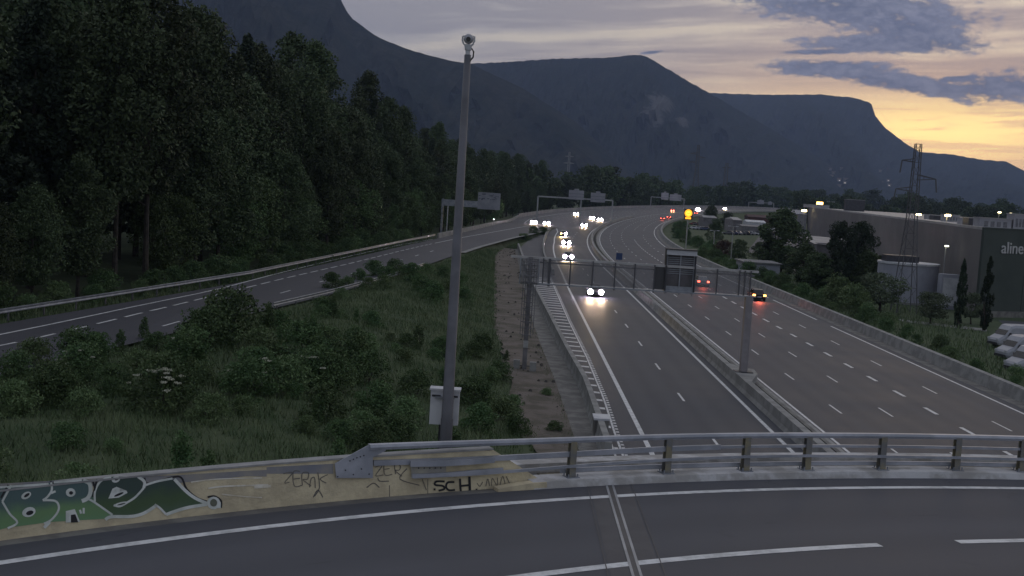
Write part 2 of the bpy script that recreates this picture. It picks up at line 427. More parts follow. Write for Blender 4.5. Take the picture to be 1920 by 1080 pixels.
def line(mb, uf, s0, s1, w=.2, z=.006, step=6.0):
    return ribbon(mb, lambda s: (uf(s) if callable(uf) else uf) - w / 2, lambda s: (uf(s) if callable(uf) else uf) + w / 2, s0, s1, step, z)
line(MB(), uL_line, 30, 372, .26).build('edge_line', PAINT, road)
line(MB(), 15.1, 30, 520, .24).build('edge_line', PAINT, road)
line(MB(), 18.25, 30, 900, .17).build('edge_line', PAINT, road)
line(MB(), 34.1, 30, 127, .2).build('edge_line', PAINT, road)
for s0, s1 in ((133, 156), (159, 290), (294, 330), (333, 420), (425, 1300)):
    line(MB(), 34.1, s0, s1, .2).build('edge_line', PAINT, road)
line(MB(), lambda s: interp(s, [400, 450, 700, 850], [-9, -13, -15.5, -12.5]), 400, 1500, .22).build('edge_line', PAINT, road)
dashm = {}
def dash(u, s, ln, w, par=None):
    key = (ln, w)
    if key not in dashm:
        b = MB().box((0, 0, 0), (w, ln, .004)); me = bpy.data.meshes.new('lane_dash'); me.from_pydata(b.v, [], b.f); me.materials.append(PAINT); dashm[key] = me
    o = bpy.data.objects.new('lane_dash', dashm[key]); COL.objects.link(o); o.parent = par or road
    p = RP(s, u, .007); o.location = p; o.rotation_euler = (0, 0, hd(s)); return o
for k in range(25): dash(11.3 if k > 1 else 11.5, 37.5 + 13 * k, 3.0, .15)
for k in range(28):
    dash(21.0, 36.5 + 13 * k, 3.0, .13); dash(24.2, 36.5 + 13 * k, 3.0, .13)
for k in range(26): dash(30.6, 34.0 + 13 * k, 3.0, .13)
for k in range(45): dash(27.6, 38.0 + 6.5 * k, 2.4 if k < 14 else 3.0, .26 if k < 24 else .18)
for k in range(30): dash(interp(450 + 13 * k, [450, 550], [3, 3]), 440 + 13 * k, 3, .15)
# far dashes, too small to tell apart
b = MB()
for u in (21.0, 24.2, 27.6, 30.6, 7.3, 11.3, -1, -5, -9):
    for k in range(40):
        s = (405 if u > 15 else 470) + 13 * k; p = [RP(s, u - .08, .007), RP(s, u + .08, .007), RP(s + 3, u + .08, .007), RP(s + 3, u - .08, .007)]
        b.add(p, [(0, 1, 2, 3)])
b.build('far_lane_dash', PAINT, road, kind='stuff')
# hatched zone beside the left barrier
hR = lambda s: interp(s, [55, 64, 74, 92, 116, 162, 172], [5.95, 6.0, 6.15, 6.1, 5.75, 5.4, 5.3])
b = MB(); ribbon(b, lambda s: hR(s) - .06, lambda s: hR(s) + .06, 52, 172, 4, .006); b.build('edge_line', PAINT, road)
b = MB(); ribbon(b, lambda s: barL(s) + .42, lambda s: barL(s) + .54, 52, 172, 4, .006); b.build('edge_line', PAINT, road)
s = 54.0
while s < 171:
    a, c = barL(s) + .56, hR(s) - .12
    p0, p1 = RP(s + .0, a, .006), RP(s - (c - a) * .30, c, .006)
    b = MB().add([p0, p1, p1 + Vector((0, .62, 0)), p0 + Vector((0, .62, 0))], [(0, 1, 2, 3)]); b.build('hatch_bar', PAINT, road)
    s += 2.75
# toothed rumble marking along the hatch edge
b = MB()
for k in range(150):
    s = 52 + .8 * k; b.box((hR(s) + .17, s, .006), (.16, .35, .004))
b.build('rumble_tooth', PAINT, road, kind='stuff')

# concrete walls
def wallprof(w, h, t=None):
    t = t or w * .5; return [(-w / 2, 0), (w / 2, 0), (t / 2, h * .35), (t / 2 * .8, h), (-t / 2 * .8, h), (-t / 2, h * .35)]
def conc_wall(name, pts, label, prof, m=CONC, cat='barrier'):
    o = MB().sweep(pts, prof).build(name, m); return tag(o, label, cat)
conc_wall('concrete_barrier', [RP(s, 16.2, -.05) for s in list(range(-30, 560, 8))], 'concrete safety barrier of the left carriageway side of the motorway median, lit yellow by headlights', wallprof(.85, .85, .55))
conc_wall('concrete_barrier', [RP(s, 17.35, -.05) for s in list(range(-30, 420, 8))], 'low concrete kerb wall beside the five lane carriageway, behind the dark median channel', [(-.12, 0), (.12, 0), (.12, .32), (-.12, .32)], CONCD)
b = MB(); ribbon(b, 17.47, 18.05, -30, 420, 8, .02); b.build('median_gutter', CONC, kind='structure')
b = MB(); ribbon(b, 16.55, 17.25, -30, 560, 8, .012); b.build('median_channel', mat('dark_channel', (.03, .03, .028), (.05, .05, .035), .9, 1.0), kind='structure')  # mottled dark strip along the slot between barrier and kerb wall
conc_wall('concrete_barrier', [RP(s, 36.35, -.1) for s in list(range(-30, 1500, 8))], 'long concrete wall along the outer right edge of the motorway, curving to the far bend', [(-.45, 0), (.45, 0), (.3, .98), (-.22, .98)])
b = MB(); ribbon(b, 34.9, 35.95, -30, 420, 8, .008); b.build('right_gutter', CONCD, kind='structure')
conc_wall('concrete_barrier', [Vector((barL(s), s, -.05)) for s in range(57, 252, 5)], 'concrete barrier between the hatched marking and the pale drainage path', wallprof(.65, .95, .42))
o = MB().sweep([RP(s, u, -.05) for s, u in ((176, 5.9), (200, 5.5), (221, 5.35), (250, 5.2), (278, 4.9), (310, 4.3), (340, 3.4), (362, 2.8))], wallprof(.6, .9, .4)).build('concrete_barrier', CONC)
tag(o, 'concrete barrier leading to the exit nose, glowing in the headlights of the queue', 'barrier')
conc_wall('concrete_barrier', [RP(s, asL(s) - .1, -.1) for s in range(452, 1500, 12)], 'far pale wall on the outside of the distant motorway bend below the treeline', [(-.3, 0), (.3, 0), (.2, 1.5), (-.2, 1.5)], mat('pale_concrete', (.33, .31, .30), (.26, .25, .25), .85, .2))
t = thing('crash_cushion', 'white capped barrier end beside the hatching just beyond the bridge railing', 'crash cushion', (5.15, 63.0, 0))
MB().box((0, 0, .45), (.75, 1.3, .9)).build('body', CONCD, t); MB().box((0, 0, .95), (.85, 1.4, .10)).build('cap', WHITE, t)
# drainage path and earth strip
pL = lambda s: interp(s, [55, 63, 79, 99, 116, 235, 251], [3.9, 3.7, 3.3, 2.6, 2.1, .2, 0])
b = MB(); L = [Vector((pL(s), s, .03)) for s in range(55, 252, 4)]; Q = [Vector((barL(s) - .30, s, .03)) for s in range(55, 252, 4)]
b.strip(L, Q); b.build('drainage_path', CONCD, kind='structure')
eL = lambda s: interp(s, [55, 60, 72, 111, 213, 240], [1.6, 1.2, .4, -1.4, -3.3, -2.6])
rr = random.Random(4); b = MB(); L = []; Q = []
for s in np.arange(50, 241, 1.2): L.append(Vector((eL(s) + rr.uniform(-.35, .35), s, .10))); Q.append(Vector((pL(s) + .02, s, .022)))
b.strip(L, Q); b.build('earth_strip', DIRT, kind='structure')
b = MB()
for k in range(170):
    s = rr.uniform(58, 238); x = rr.uniform(eL(s) + .1, pL(s) - .1); r_ = rr.uniform(.04, .16)
    b.tube([(x, s, .03), (x + .02, s, .03 + r_ * 1.2)], [r_, r_ * .5], 5)
b.build('loose_stones', mat('stone_dark', (.07, .065, .06), (.12, .11, .10), .9, 2), kind='stuff')

# ------------------------------------------------------------------ exit ramp
ys = list(np.arange(36, 412, 5.0)); b = MB()
b.strip([PL(RL, y, .3, -.02) for y in ys], [PL(RR, y, 0, -.02) if y < 372 else Vector((RP(y, asL(y)).x + 6, y, zr_(y) - .02)) for y in ys])
ramp = b.build('exit_ramp_road', ASPR, kind='structure')
def pline(T, y0, y1, w, name='edge_line'):
    yy = list(np.arange(y0, y1 + .1, (y1 - y0) / max(1, int((y1 - y0) / 6)))); mb = MB().strip([PL(T, y, -w / 2, .0) for y in yy], [PL(T, y, w / 2, .0) for y in yy]); return mb.build(name, PAINT, ramp)
pline(RS, 40, 228, .22)
for k in range(40):
    y = 40 + 4.25 * k; pline(RT, y, y + 2.9, .22, 'lane_dash')
pline(RT, 212, 400, .22)
for k in range(10):
    y = 66 + 13 * k; mb = MB(); x = interp(y, *RT) + 4.0; x2 = interp(y + 3, *RT) + 4.0; z = zr_(y)
    mb.add([(x - .08, y, z), (x + .08, y, z), (x2 + .08, y + 3, z), (x2 - .08, y + 3, z)], [(0, 1, 2, 3)]); mb.build('lane_dash', PAINT, ramp)
b = MB(); yy = list(np.arange(186, 350, 6.0)); b.strip([PL(RR, y, -.35, .012) for y in yy], [PL(RR, y, .55, .012) for y in yy]); b.build('ramp_kerb_strip', CONC, kind='structure')
# guardrails
def guardrail(T, y0, y1, dx, label, step=4.0, hh=.72):
    base = PL(T, y0, dx); t = thing('guardrail', label, 'guardrail', base)
    pts = [PL(T, y, dx, hh) - base for y in np.arange(y0, y1, 4.0)]
    MB().sweep(pts, [(.0, -.16), (.04, -.14), (.04, -.08), (.0, -.03), (.0, .03), (.04, .08), (.04, .14), (.0, .16), (-.02, .16), (-.02, -.16)]).build('rail', GALV, t)
    pb = MB().box((0, 0, hh / 2), (.10, .10, hh)); me = bpy.data.meshes.new('post'); me.from_pydata(pb.v, [], pb.f); me.materials.append(GALVD)
    for y in np.arange(y0 + 1, y1, step):
        o = bpy.data.objects.new('post', me); COL.objects.link(o); o.parent = t; o.location = PL(T, y, dx - .1) - base
    return t
guardrail(RL, 40, 236, 0.0, 'long steel guardrail between the exit ramp and the dark forest')
guardrail(RR, 92, 150, .5, 'low steel guardrail on the mound side of the exit ramp, half hidden by grass', hh=.42)
conc_wall('concrete_barrier', [PL(RL, y, 0, -.05) if y < 400 else RP(y + 12, asL(y + 12) - .1, -.05) for y in range(236, 470, 8)], 'pale concrete wall on the forest side of the ramp after the guardrail ends', [(-.2, 0), (.2, 0), (.14, .95), (-.14, .95)])

# ------------------------------------------------------------------ bridge in front
def BP(a, r, z=0.0): return Vector((CX + r * math.sin(a), CY + r * math.cos(a), BZ + z))
def onwall(px, py, r=44.1):
    X, Y, Z = ray(px, py)          # meets the vertical cylinder of radius r
    A = X * X + Y * Y; Bq = -2 * (X * CX + Y * CY); C = CX * CX + CY * CY - r * r
    t = (-Bq + math.sqrt(Bq * Bq - 4 * A * C)) / (2 * A)
    return Vector((X * t, Y * t, CAMH + Z * t))
def ang(p): return math.atan2(p[0] - CX, p[1] - CY)
def ring(mb, r0, r1, a0, a1, z0, z1=None, n=None):
    n = n or max(2, int(abs(a1 - a0) / R(1.2))); A = [a0 + (a1 - a0) * i / n for i in range(n + 1)]
    if z1 is None: return mb.strip([BP(a, r1, z0) for a in A], [BP(a, r0, z0) for a in A])
    vs = []
    for a in A: vs += [BP(a, r0, z0), BP(a, r1, z0), BP(a, r1, z1), BP(a, r0, z1)]
    fs = [(i * 4 + k, i * 4 + (k + 1) % 4, i * 4 + 4 + (k + 1) % 4, i * 4 + 4 + k) for i in range(n) for k in range(4)]
    return mb.add(vs, fs + [(3, 2, 1, 0), (n * 4, n * 4 + 1, n * 4 + 2, n * 4 + 3)])
A0, A1, AJ, AW = R(-80), R(45), R(-23.8), R(-25.3)
deck = ring(MB(), 33.0, 44.4, A0, A1, -1.1, -.012).build('bridge_deck', CONCD, kind='structure')
surf = ring(MB(), 33.4, 43.76, A0, A1, 0.0).build('bridge_road', ASPB, kind='structure')
ring(MB(), 42.80, 43.0, A0, A1, .006).build('edge_line', PAINT, surf)
a_ = [ang(gnd(1640, 1017, BZ)), ang(gnd(1780, 1009, BZ))]
per = 13.0 / 38.8
ring(MB(), 38.68, 38.90, a_[0] - 9.0 / 38.8, a_[0], .006).build('lane_dash', PAINT, surf)
ring(MB(), 38.68, 38.90, a_[1], a_[1] + 9.0 / 38.8, .006).build('lane_dash', PAINT, surf)
ring(MB(), 33.9, 34.1, A0, A1, .006).build('edge_line', PAINT, surf)
# expansion joint: two steel strips, dark gap and asphalt patches
def radial(mb, a, off, w, z, r0=33.5, r1=43.74):
    x = 2.42 + off; f = lambda xx, r: CY + math.sqrt(r * r - (xx - CX) ** 2)
    return mb.add([(x - w / 2, f(x - w / 2, r0), BZ + z), (x + w / 2, f(x + w / 2, r0), BZ + z), (x + w / 2, f(x + w / 2, r1), BZ + z), (x - w / 2, f(x - w / 2, r1), BZ + z)], [(0, 1, 2, 3)])
jt = thing('expansion_joint', 'steel expansion joint crossing the near bridge road below the railing', 'expansion joint', BP(AJ, 38.5))
def jpart(name, m, off, w, z):
    mb = radial(MB(), AJ, off, w, z); o = jt.location; mb.v = [(v[0] - o[0], v[1] - o[1], v[2] - o[2]) for v in mb.v]; return mb.build(name, m, jt)
jpart('patch', mat('patch_asphalt', (.072, .070, .078), (.085, .083, .09), .7, 1.5), 0, .9, .003)
jpart('gap', DARKM, 0, .10, .010)
jpart('steel_strip', GALV, -.07, .05, .014); jpart('steel_strip', GALV, .07, .05, .014)
jpart('seam', DARKM, -.50, .02, .010); jpart('seam', DARKM, .50, .02, .010)
# kerb and cornice
rr = random.Random(11); b = MB(); vs = []; n = 90
for i in range(n + 1):
    a = lerp(AW - R(.8), A1, i / n); j = rr.uniform(-.012, .012)
    vs += [BP(a, 43.76 + j, -.03), BP(a, 44.40, -.03), BP(a, 44.40, .15), BP(a, 43.83 + j, .14 + j * .4)]
b.add(vs, [(i * 4 + k, i * 4 + (k + 1) % 4, i * 4 + 4 + (k + 1) % 4, i * 4 + 4 + k) for i in range(n) for k in range(4)] + [(3, 2, 1, 0)])
KERB = mat('kerb_concrete', (.56, .56, .57), (.36, .35, .34), .85, 1.3, .4)
b.build('bridge_kerb', KERB, kind='structure')
ring(MB(), 44.40, 44.88, AW, A1, -1.0, -.10).build('bridge_edge_beam', mat('dark_brown_concrete', (.10, .085, .06), (.17, .14, .09), .9, 2), kind='structure')  # mottled dark brown, much darker than kerb and cornice
ring(MB(), 44.88, 45.30, AW - R(1.5), A1, -1.0, .27).build('bridge_cornice', KERB, kind='structure')
ring(MB(), 44.38, 44.88, AW, A1, .02, .06).build('bridge_cable_tray', mat('tray_yellowed', (.30, .25, .15), (.12, .11, .09), .8, 1.2), kind='structure')
b = MB()   # abutment
for a0, a1 in ((R(-50), AJ - R(.4)),):
    ring(b, 33.2, 44.3, a0, a1, -6.9, -1.12)
b.build('bridge_abutment', CONCD, kind='structure')
for k, aa in enumerate((R(-3),)):
    p = BP(aa, 39, 0)
ring(MB(), 33.2, 44.3, R(1.0), R(2.6), -6.7, -1.12).build('bridge_pier', CONCD, kind='structure')

# parapet wall with graffiti
par = thing('parapet_wall', 'low beige concrete bridge parapet covered with graffiti, left of the steel railing', 'parapet', BP(R(-35), 44.1))
PO = par.location
def loc(mb): mb.v = [(v[0] - PO[0], v[1] - PO[1], v[2] - PO[2]) for v in mb.v]; return mb
aE0, aE1 = ang(onwall(925, 868)), ang(onwall(1012, 910))
n = 150; vs = []
for i in range(n + 1):
    a = lerp(A0, aE1, i / n); h = .82 if a < aE0 else lerp(.82, .12, (a - aE0) / (aE1 - aE0))
    vs += [BP(a, 44.08, -.05), BP(a, 44.36, -.05), BP(a, 44.34, h), BP(a, 44.14, h)]
b = MB().add(vs, [(i * 4 + k, i * 4 + (k + 1) % 4, i * 4 + 4 + (k + 1) % 4, i * 4 + 4 + k) for i in range(n) for k in range(4)] + [(3, 2, 1, 0), (n * 4, n * 4 + 1, n * 4 + 2, n * 4 + 3)])
loc(b).build('wall', BEIGE, par)
b = MB(); ring(b, 44.12, 44.36, A0, aE0, .822, .855); loc(b).build('coping', mat('coping_concrete', (.36, .36, .36), (.28, .28, .28), .8, 2), par)
def wp(px, py, off):
    """a point of the sloping wall face seen at px,py, standing `off` proud of it"""
    r = 44.11
    for _ in range(3):
        p = onwall(px, py, r - off); r = 44.08 + .06 * min(max((p.z - BZ + .05) / .87, 0), 1)
    return p
def paint(name, polys, m, off, par_=par):
    import bmesh
    b = MB()
    for poly in polys:
        bm = bmesh.new(); f = bm.faces.new([bm.verts.new((x, y, 0)) for x, y in poly]); bmesh.ops.triangulate(bm, faces=[f])
        x0, x1 = min(p[0] for p in poly), max(p[0] for p in poly); x = math.floor(x0 / 9) * 9 + 9
        while x < x1:
            bmesh.ops.bisect_plane(bm, geom=bm.verts[:] + bm.edges[:] + bm.faces[:], plane_co=(x, 0, 0), plane_no=(1, 0, 0)); x += 9
        bm.verts.index_update(); b.add([wp(v.co.x, v.co.y, off) for v in bm.verts], [tuple(v.index for v in f.verts) for f in bm.faces]); bm.free()
    return loc(b).build(name, m, par_)
def stroke(name, lines, w, m, off, par_=par):
    b = MB()
    for ln in lines:
        ww = w
        if isinstance(ln, tuple): ln, ww = ln
        # smooth (Catmull-Rom)
        if len(ln) > 2:
            P = [ln[0]] + ln + [ln[-1]]; sp = []
            for i in range(1, len(P) - 2):
                for k in range(5):
                    t_ = k / 5; a, b0, c, d_ = P[i - 1], P[i], P[i + 1], P[i + 2]
                    sp.append(tuple(.5 * ((2 * b0[j]) + (-a[j] + c[j]) * t_ + (2 * a[j] - 5 * b0[j] + 4 * c[j] - d_[j]) * t_ * t_ + (-a[j] + 3 * b0[j] - 3 * c[j] + d_[j]) * t_ ** 3) for j in (0, 1)))
            sp.append(ln[-1]); ln = sp
        L, Q = [], []
        for i, p in enumerate(ln):
            a, c = ln[max(i - 1, 0)], ln[min(i + 1, len(ln) - 1)]; dx_, dy_ = c[0] - a[0], c[1] - a[1]; l_ = math.hypot(dx_, dy_) or 1
            nx_, ny_ = -dy_ / l_ * ww / 2, dx_ / l_ * ww / 2
            L.append(wp(p[0] + nx_, p[1] + ny_, off)); Q.append(wp(p[0] - nx_, p[1] - ny_, off))
        b.strip(L, Q)
    return loc(b).build(name, m, par_)
c2 = lambda pts: [(x / 4.174, 860 + y / 4.174) for x, y in pts]
c3 = lambda pts: [(500 + x / 3.84, 820 + y / 3.84) for x, y in pts]
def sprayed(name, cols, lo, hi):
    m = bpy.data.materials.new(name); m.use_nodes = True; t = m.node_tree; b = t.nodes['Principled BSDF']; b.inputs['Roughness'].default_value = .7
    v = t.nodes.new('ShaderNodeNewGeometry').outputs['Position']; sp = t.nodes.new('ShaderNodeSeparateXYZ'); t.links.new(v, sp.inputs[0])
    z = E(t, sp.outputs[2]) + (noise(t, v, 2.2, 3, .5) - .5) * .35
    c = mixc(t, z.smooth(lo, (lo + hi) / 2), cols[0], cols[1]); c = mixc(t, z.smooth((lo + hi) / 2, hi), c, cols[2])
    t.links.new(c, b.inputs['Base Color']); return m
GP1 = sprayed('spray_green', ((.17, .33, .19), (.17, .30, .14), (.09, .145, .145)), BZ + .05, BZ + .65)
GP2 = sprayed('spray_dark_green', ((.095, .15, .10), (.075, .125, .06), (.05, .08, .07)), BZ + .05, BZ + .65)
GW = mat('spray_white', (.74, .77, .74), (.58, .62, .58), .7, 3); GK = mat('spray_black', (.022, .022, .026), rough=.7)
GG = mat('spray_grey', (.13, .125, .12), (.20, .18, .15), .8, 4)
GPALE = mat('spray_pale', (.80, .77, .68), (.64, .58, .46), .8, 3); GSM = mat('smudge_blue', (.22, .23, .27), (.34, .32, .29), .85, 1.3, lo=.35, hi=.65)
paint('blue_smudge', [c2([(0, 195), (1120, 135), (1380, 130), (1500, 122), (1920, 95), (2087, 88), (2087, 140), (1920, 138), (1400, 190), (1130, 190), (0, 260)])], GSM, .0045)
paint('blue_smudge', [c3([(0, 215), (480, 190), (480, 262), (0, 262)])], GSM, .0045)
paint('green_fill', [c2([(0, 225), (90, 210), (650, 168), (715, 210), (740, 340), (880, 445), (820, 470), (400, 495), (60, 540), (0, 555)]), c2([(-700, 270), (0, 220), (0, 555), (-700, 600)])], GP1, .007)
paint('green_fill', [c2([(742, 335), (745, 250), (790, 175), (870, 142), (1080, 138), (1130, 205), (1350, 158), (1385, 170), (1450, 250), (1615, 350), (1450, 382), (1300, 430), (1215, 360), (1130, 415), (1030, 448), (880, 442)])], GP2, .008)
stroke('black_outline', [c2([(65, 205), (0, 320)]), c2([(395, 178), (410, 200), (425, 178)]), c2([(725, 170), (745, 240)]), c2([(760, 160), (725, 300)]), c2([(1130, 150), (1165, 195), (1350, 145), (1420, 150), (1460, 235), (1540, 305), (1620, 335)]), c2([(1625, 300), (1680, 295), (1730, 330), (1730, 385)])], 3.5, GK, .010)
stroke('white_outline', [c2([(88, 208), (18, 335)]), c2([(18, 335), (75, 430), (135, 500), (60, 545)]), c2([(400, 185), (405, 245), (370, 300), (335, 325)]),
    c2([(335, 325), (430, 330), (460, 370), (450, 420), (400, 480), (345, 508)]), (c2([(650, 170), (700, 195), (708, 260), (685, 310), (640, 332)]), 7.5), c2([(690, 315), (740, 342), (880, 440)]),
    c2([(742, 335), (745, 250), (790, 175), (870, 142)]), (c2([(1080, 140), (1130, 180), (1125, 230)]), 5.5), c2([(1125, 230), (1060, 300), (1000, 340), (940, 372), (890, 365)]),
    c2([(1135, 208), (1230, 178), (1350, 155)]), (c2([(1365, 160), (1450, 250), (1530, 310), (1625, 352)]), 6), (c2([(1620, 358), (1450, 387), (1300, 437)]), 6), c2([(1300, 437), (1250, 385), (1210, 358)]),
    (c2([(1225, 365), (1130, 425), (1030, 452), (870, 455), (825, 478)]), 6), c2([(0, 225), (380, 198)]), c2([(420, 185), (640, 168)]), c2([(400, 270), (435, 255)]), (c2([(390, 495), (345, 540)]), 6),
    c2([(625, 400), (635, 430)]), c2([(655, 385), (655, 430)])], 4, GW, .011)
def blob(cx, cy, rx, ry, n_=16, tl=0.0): return c2([(cx + rx * math.cos(2 * math.pi * k / n_) * math.cos(tl) - ry * math.sin(2 * math.pi * k / n_) * math.sin(tl), cy + rx * math.cos(2 * math.pi * k / n_) * math.sin(tl) + ry * math.sin(2 * math.pi * k / n_) * math.cos(tl)) for k in range(n_)])
paint('white_blob', [blob(205, 288, 42, 26, tl=-.5), blob(226, 418, 54, 38, tl=-.3), blob(553, 265, 38, 34), c2([(515, 410), (585, 395), (628, 495), (515, 500)]), blob(907, 163, 34, 24, tl=-.3), c2([(880, 235), (912, 220), (890, 265), (990, 250), (998, 268), (930, 305), (848, 312)]), blob(945, 355, 60, 14, tl=-.25), blob(1672, 347, 52, 50), c2([(1640, 350), (1728, 340), (1728, 388), (1650, 388)])], GW, .013)
paint('dark_centre', [blob(210, 286, 26, 11, tl=-.6), blob(233, 424, 30, 17, tl=-.3), blob(556, 268, 16, 14), c2([(555, 440), (590, 435), (612, 498), (555, 500)]), blob(912, 160, 16, 10, tl=-.4), blob(930, 280, 40, 9, tl=-.4), blob(950, 356, 34, 5, tl=-.25)], GK, .015)
paint('grey_centre', [blob(1672, 345, 28, 30)], mat('spray_olive', (.16, .17, .13), rough=.8), .015)
stroke('pale_streak', [c2([(1495, 184), (1700, 160), (2050, 150)]), (c2([(1630, 232), (1760, 216), (2100, 205)]), 3), c2([(1735, 278), (1900, 295), (2050, 305)]), (c2([(1990, 225), (2120, 215)]), 5)], 2.2, GPALE, .010)
stroke('black_tag_SCH', [c3([(1282, 318), (1222, 318), (1214, 342), (1268, 350), (1278, 372), (1238, 384)]), c3([(1352, 322), (1305, 325), (1292, 355), (1312, 380), (1356, 378)]), c3([(1392, 298), (1398, 395)]), c3([(1398, 350), (1462, 344)]), (c3([(1460, 282), (1464, 408)]), 4.6), c3([(1202, 375), (1216, 375)]), c3([(1504, 377), (1518, 377)])], 3.8, GK, .012)
stroke('thin_tag', [c3([(120, 262), (185, 255), (130, 325), (165, 322)]), c3([(240, 245), (192, 250), (200, 350), (255, 345)]), c3([(195, 300), (240, 295)]), c3([(258, 345), (255, 262), (300, 255), (295, 300), (262, 305), (320, 350)]),
    c3([(310, 360), (320, 300), (345, 292), (350, 365)]), c3([(368, 250), (380, 360), (345, 425)]), c3([(440, 268), (385, 300), (430, 330)]), c3([(335, 432), (370, 380), (405, 432)])], 1.7, GG, .009)
stroke('thin_tag', [c3([(780, 215), (830, 205), (785, 275), (840, 270)]), c3([(900, 185), (848, 190), (852, 270), (905, 265)]), c3([(848, 230), (885, 225)]), c3([(930, 265), (922, 198), (962, 205), (955, 235), (925, 240), (975, 280)]),
    c3([(1010, 225), (960, 300), (1100, 345)]), c3([(720, 362), (770, 330), (812, 362)]), c3([(800, 290), (815, 315), (880, 315)]), c3([(1120, 300), (1150, 380)])], 1.7, GG, .009)
stroke('thin_tag', [c3([(1515, 330), (1535, 352), (1555, 322)]), c3([(1578, 352), (1592, 300), (1606, 350)]), c3([(1620, 350), (1625, 295), (1660, 348), (1662, 290)]), c3([(1680, 345), (1700, 280), (1718, 340)]), c3([(1725, 280), (1750, 335)])], 1.4, GG, .009)
stroke('wall_joint', [c3([(885, 345), (885, 442)]), c3([(1160, 300), (1160, 425)]), c3([(250, 485), (252, 500)])], 1.3, GG, .006)

# steel railing
rail = thing('bridge_railing', 'grey steel bridge railing with three rails and bolted posts along the near bridge', 'railing', BP(R(-17), 44.1))
PR = rail.location
def locr(mb): mb.v = [(v[0] - PR[0], v[1] - PR[1], v[2] - PR[2]) for v in mb.v]; return mb
def railpts(pxs, r=44.1):
    P = [onwall(x, y, r) for x, y in pxs]; A = [ang(p) for p in P]; Z = [p.z for p in P]
    aa = list(np.arange(A[0], A1, R(1.0)))
    zz = [float(np.interp(a, A, Z)) for a in aa]
    for _ in range(3): zz = [zz[0]] + [(zz[i - 1] + zz[i] * 2 + zz[i + 1]) / 4 for i in range(1, len(zz) - 1)] + [zz[-1]]
    return [Vector((*BP(a, r).xy, z)) for a, z in zip(aa, zz)]
RAILM = mat('rail_steel', (.46, .48, .54), (.34, .36, .41), .5, 1.0, .1, metal=.45)
top = railpts([(692, 838), (800, 834), (1000, 828), (1072, 825), (1250, 819), (1395, 816.5), (1510, 816), (1650, 817), (1790, 819), (1915, 822)])
MB.sweep(b := MB(), top, [(-.06, -.055), (.06, -.055), (.075, 0), (.06, .055), (-.06, .055), (-.075, 0)]); locr(b).build('top_rail', RAILM, rail, smooth=False)
r2 = railpts([(700, 868), (800, 866), (920, 860), (1072, 852), (1250, 841), (1395, 837), (1510, 836), (1650, 837), (1790, 839), (1915, 842)])
k_ = 12
b = MB().sweep(r2[:k_], [(-.03, -.055), (.03, -.055), (.03, .055), (-.03, .055)]); locr(b).build('middle_rail', RAILM, rail)
b = MB().sweep(r2[k_ - 1:], [(-.03, -.03), (.03, -.03), (.03, .03), (-.03, .03)]); locr(b).build('middle_rail', RAILM, rail)
r3 = railpts([(775, 894), (850, 893), (1000, 881), (1072, 874), (1250, 862), (1395, 856), (1510, 854), (1650, 856), (1790, 858), (1915, 861)], 44.0)
b = MB().sweep(r3, [(-.025, -.03), (.025, -.03), (.025, .03), (-.025, .03)]); locr(b).build('lower_rail', RAILM, rail)
r4 = [BP(a, 44.22, .26) for a in np.arange(R(-25), A1, R(1))]
b = MB().sweep(r4, [(-.02, -.05), (.02, -.05), (.02, .05), (-.02, .05)]); locr(b).build('base_rail', RAILM, rail)
posta = [ang(onwall(x, y, 44.1)) for x, y in ((1070, 895), (1249, 886), (1396, 884), (1511, 883), (1651, 883), (1791, 882), (1913, 884))]
st_ = posta[-1] - posta[-2]
posta += [posta[-1] + st_ * (i + 1) for i in range(14)]
for a in posta:
    t_ = Vector((math.cos(a), -math.sin(a), 0)); n_ = Vector((math.sin(a), math.cos(a), 0)); bb = BP(a, 44.1, .14); tp = bb + n_ * .0 + Vector((0, 0, .80))
    b = MB(); h = .80
    for wq, dq, off in ((.15, .02, -.07), (.15, .02, .07)):
        vs = []
        for zq, k in ((0, 1.25), (.3, 1.0), (h, .85)):
            c = bb + n_ * off * k + Vector((0, 0, zq)); vs += [c - t_ * wq / 2 - n_ * dq / 2, c + t_ * wq / 2 - n_ * dq / 2, c + t_ * wq / 2 + n_ * dq / 2, c - t_ * wq / 2 + n_ * dq / 2]
        b.add(vs, [(i * 4 + k, i * 4 + (k + 1) % 4, i * 4 + 4 + (k + 1) % 4, i * 4 + 4 + k) for i in range(2) for k in range(4)] + [(3, 2, 1, 0), (8, 9, 10, 11)])
    c = bb + Vector((0, 0, h / 2)); b.beam(bb, bb + Vector((0, 0, h)), .03, .14)
    po = locr(b).build('post', mat('post_steel', (.20, .20, .20), (.28, .25, .17), .6, 2.5, metal=.3), rail)
    b = MB(); ra = math.pi - a
    b.box(tuple(bb + Vector((0, 0, .01))), (.30, .30, .025), -a)
    for i in (-1, 1):
        for j in (-1, 1): q = bb + t_ * i * .11 + n_ * j * .11; b.tube([q, q + Vector((0, 0, .09))], .018, 6)
    locr(b).build('base_plate', GALV, po)
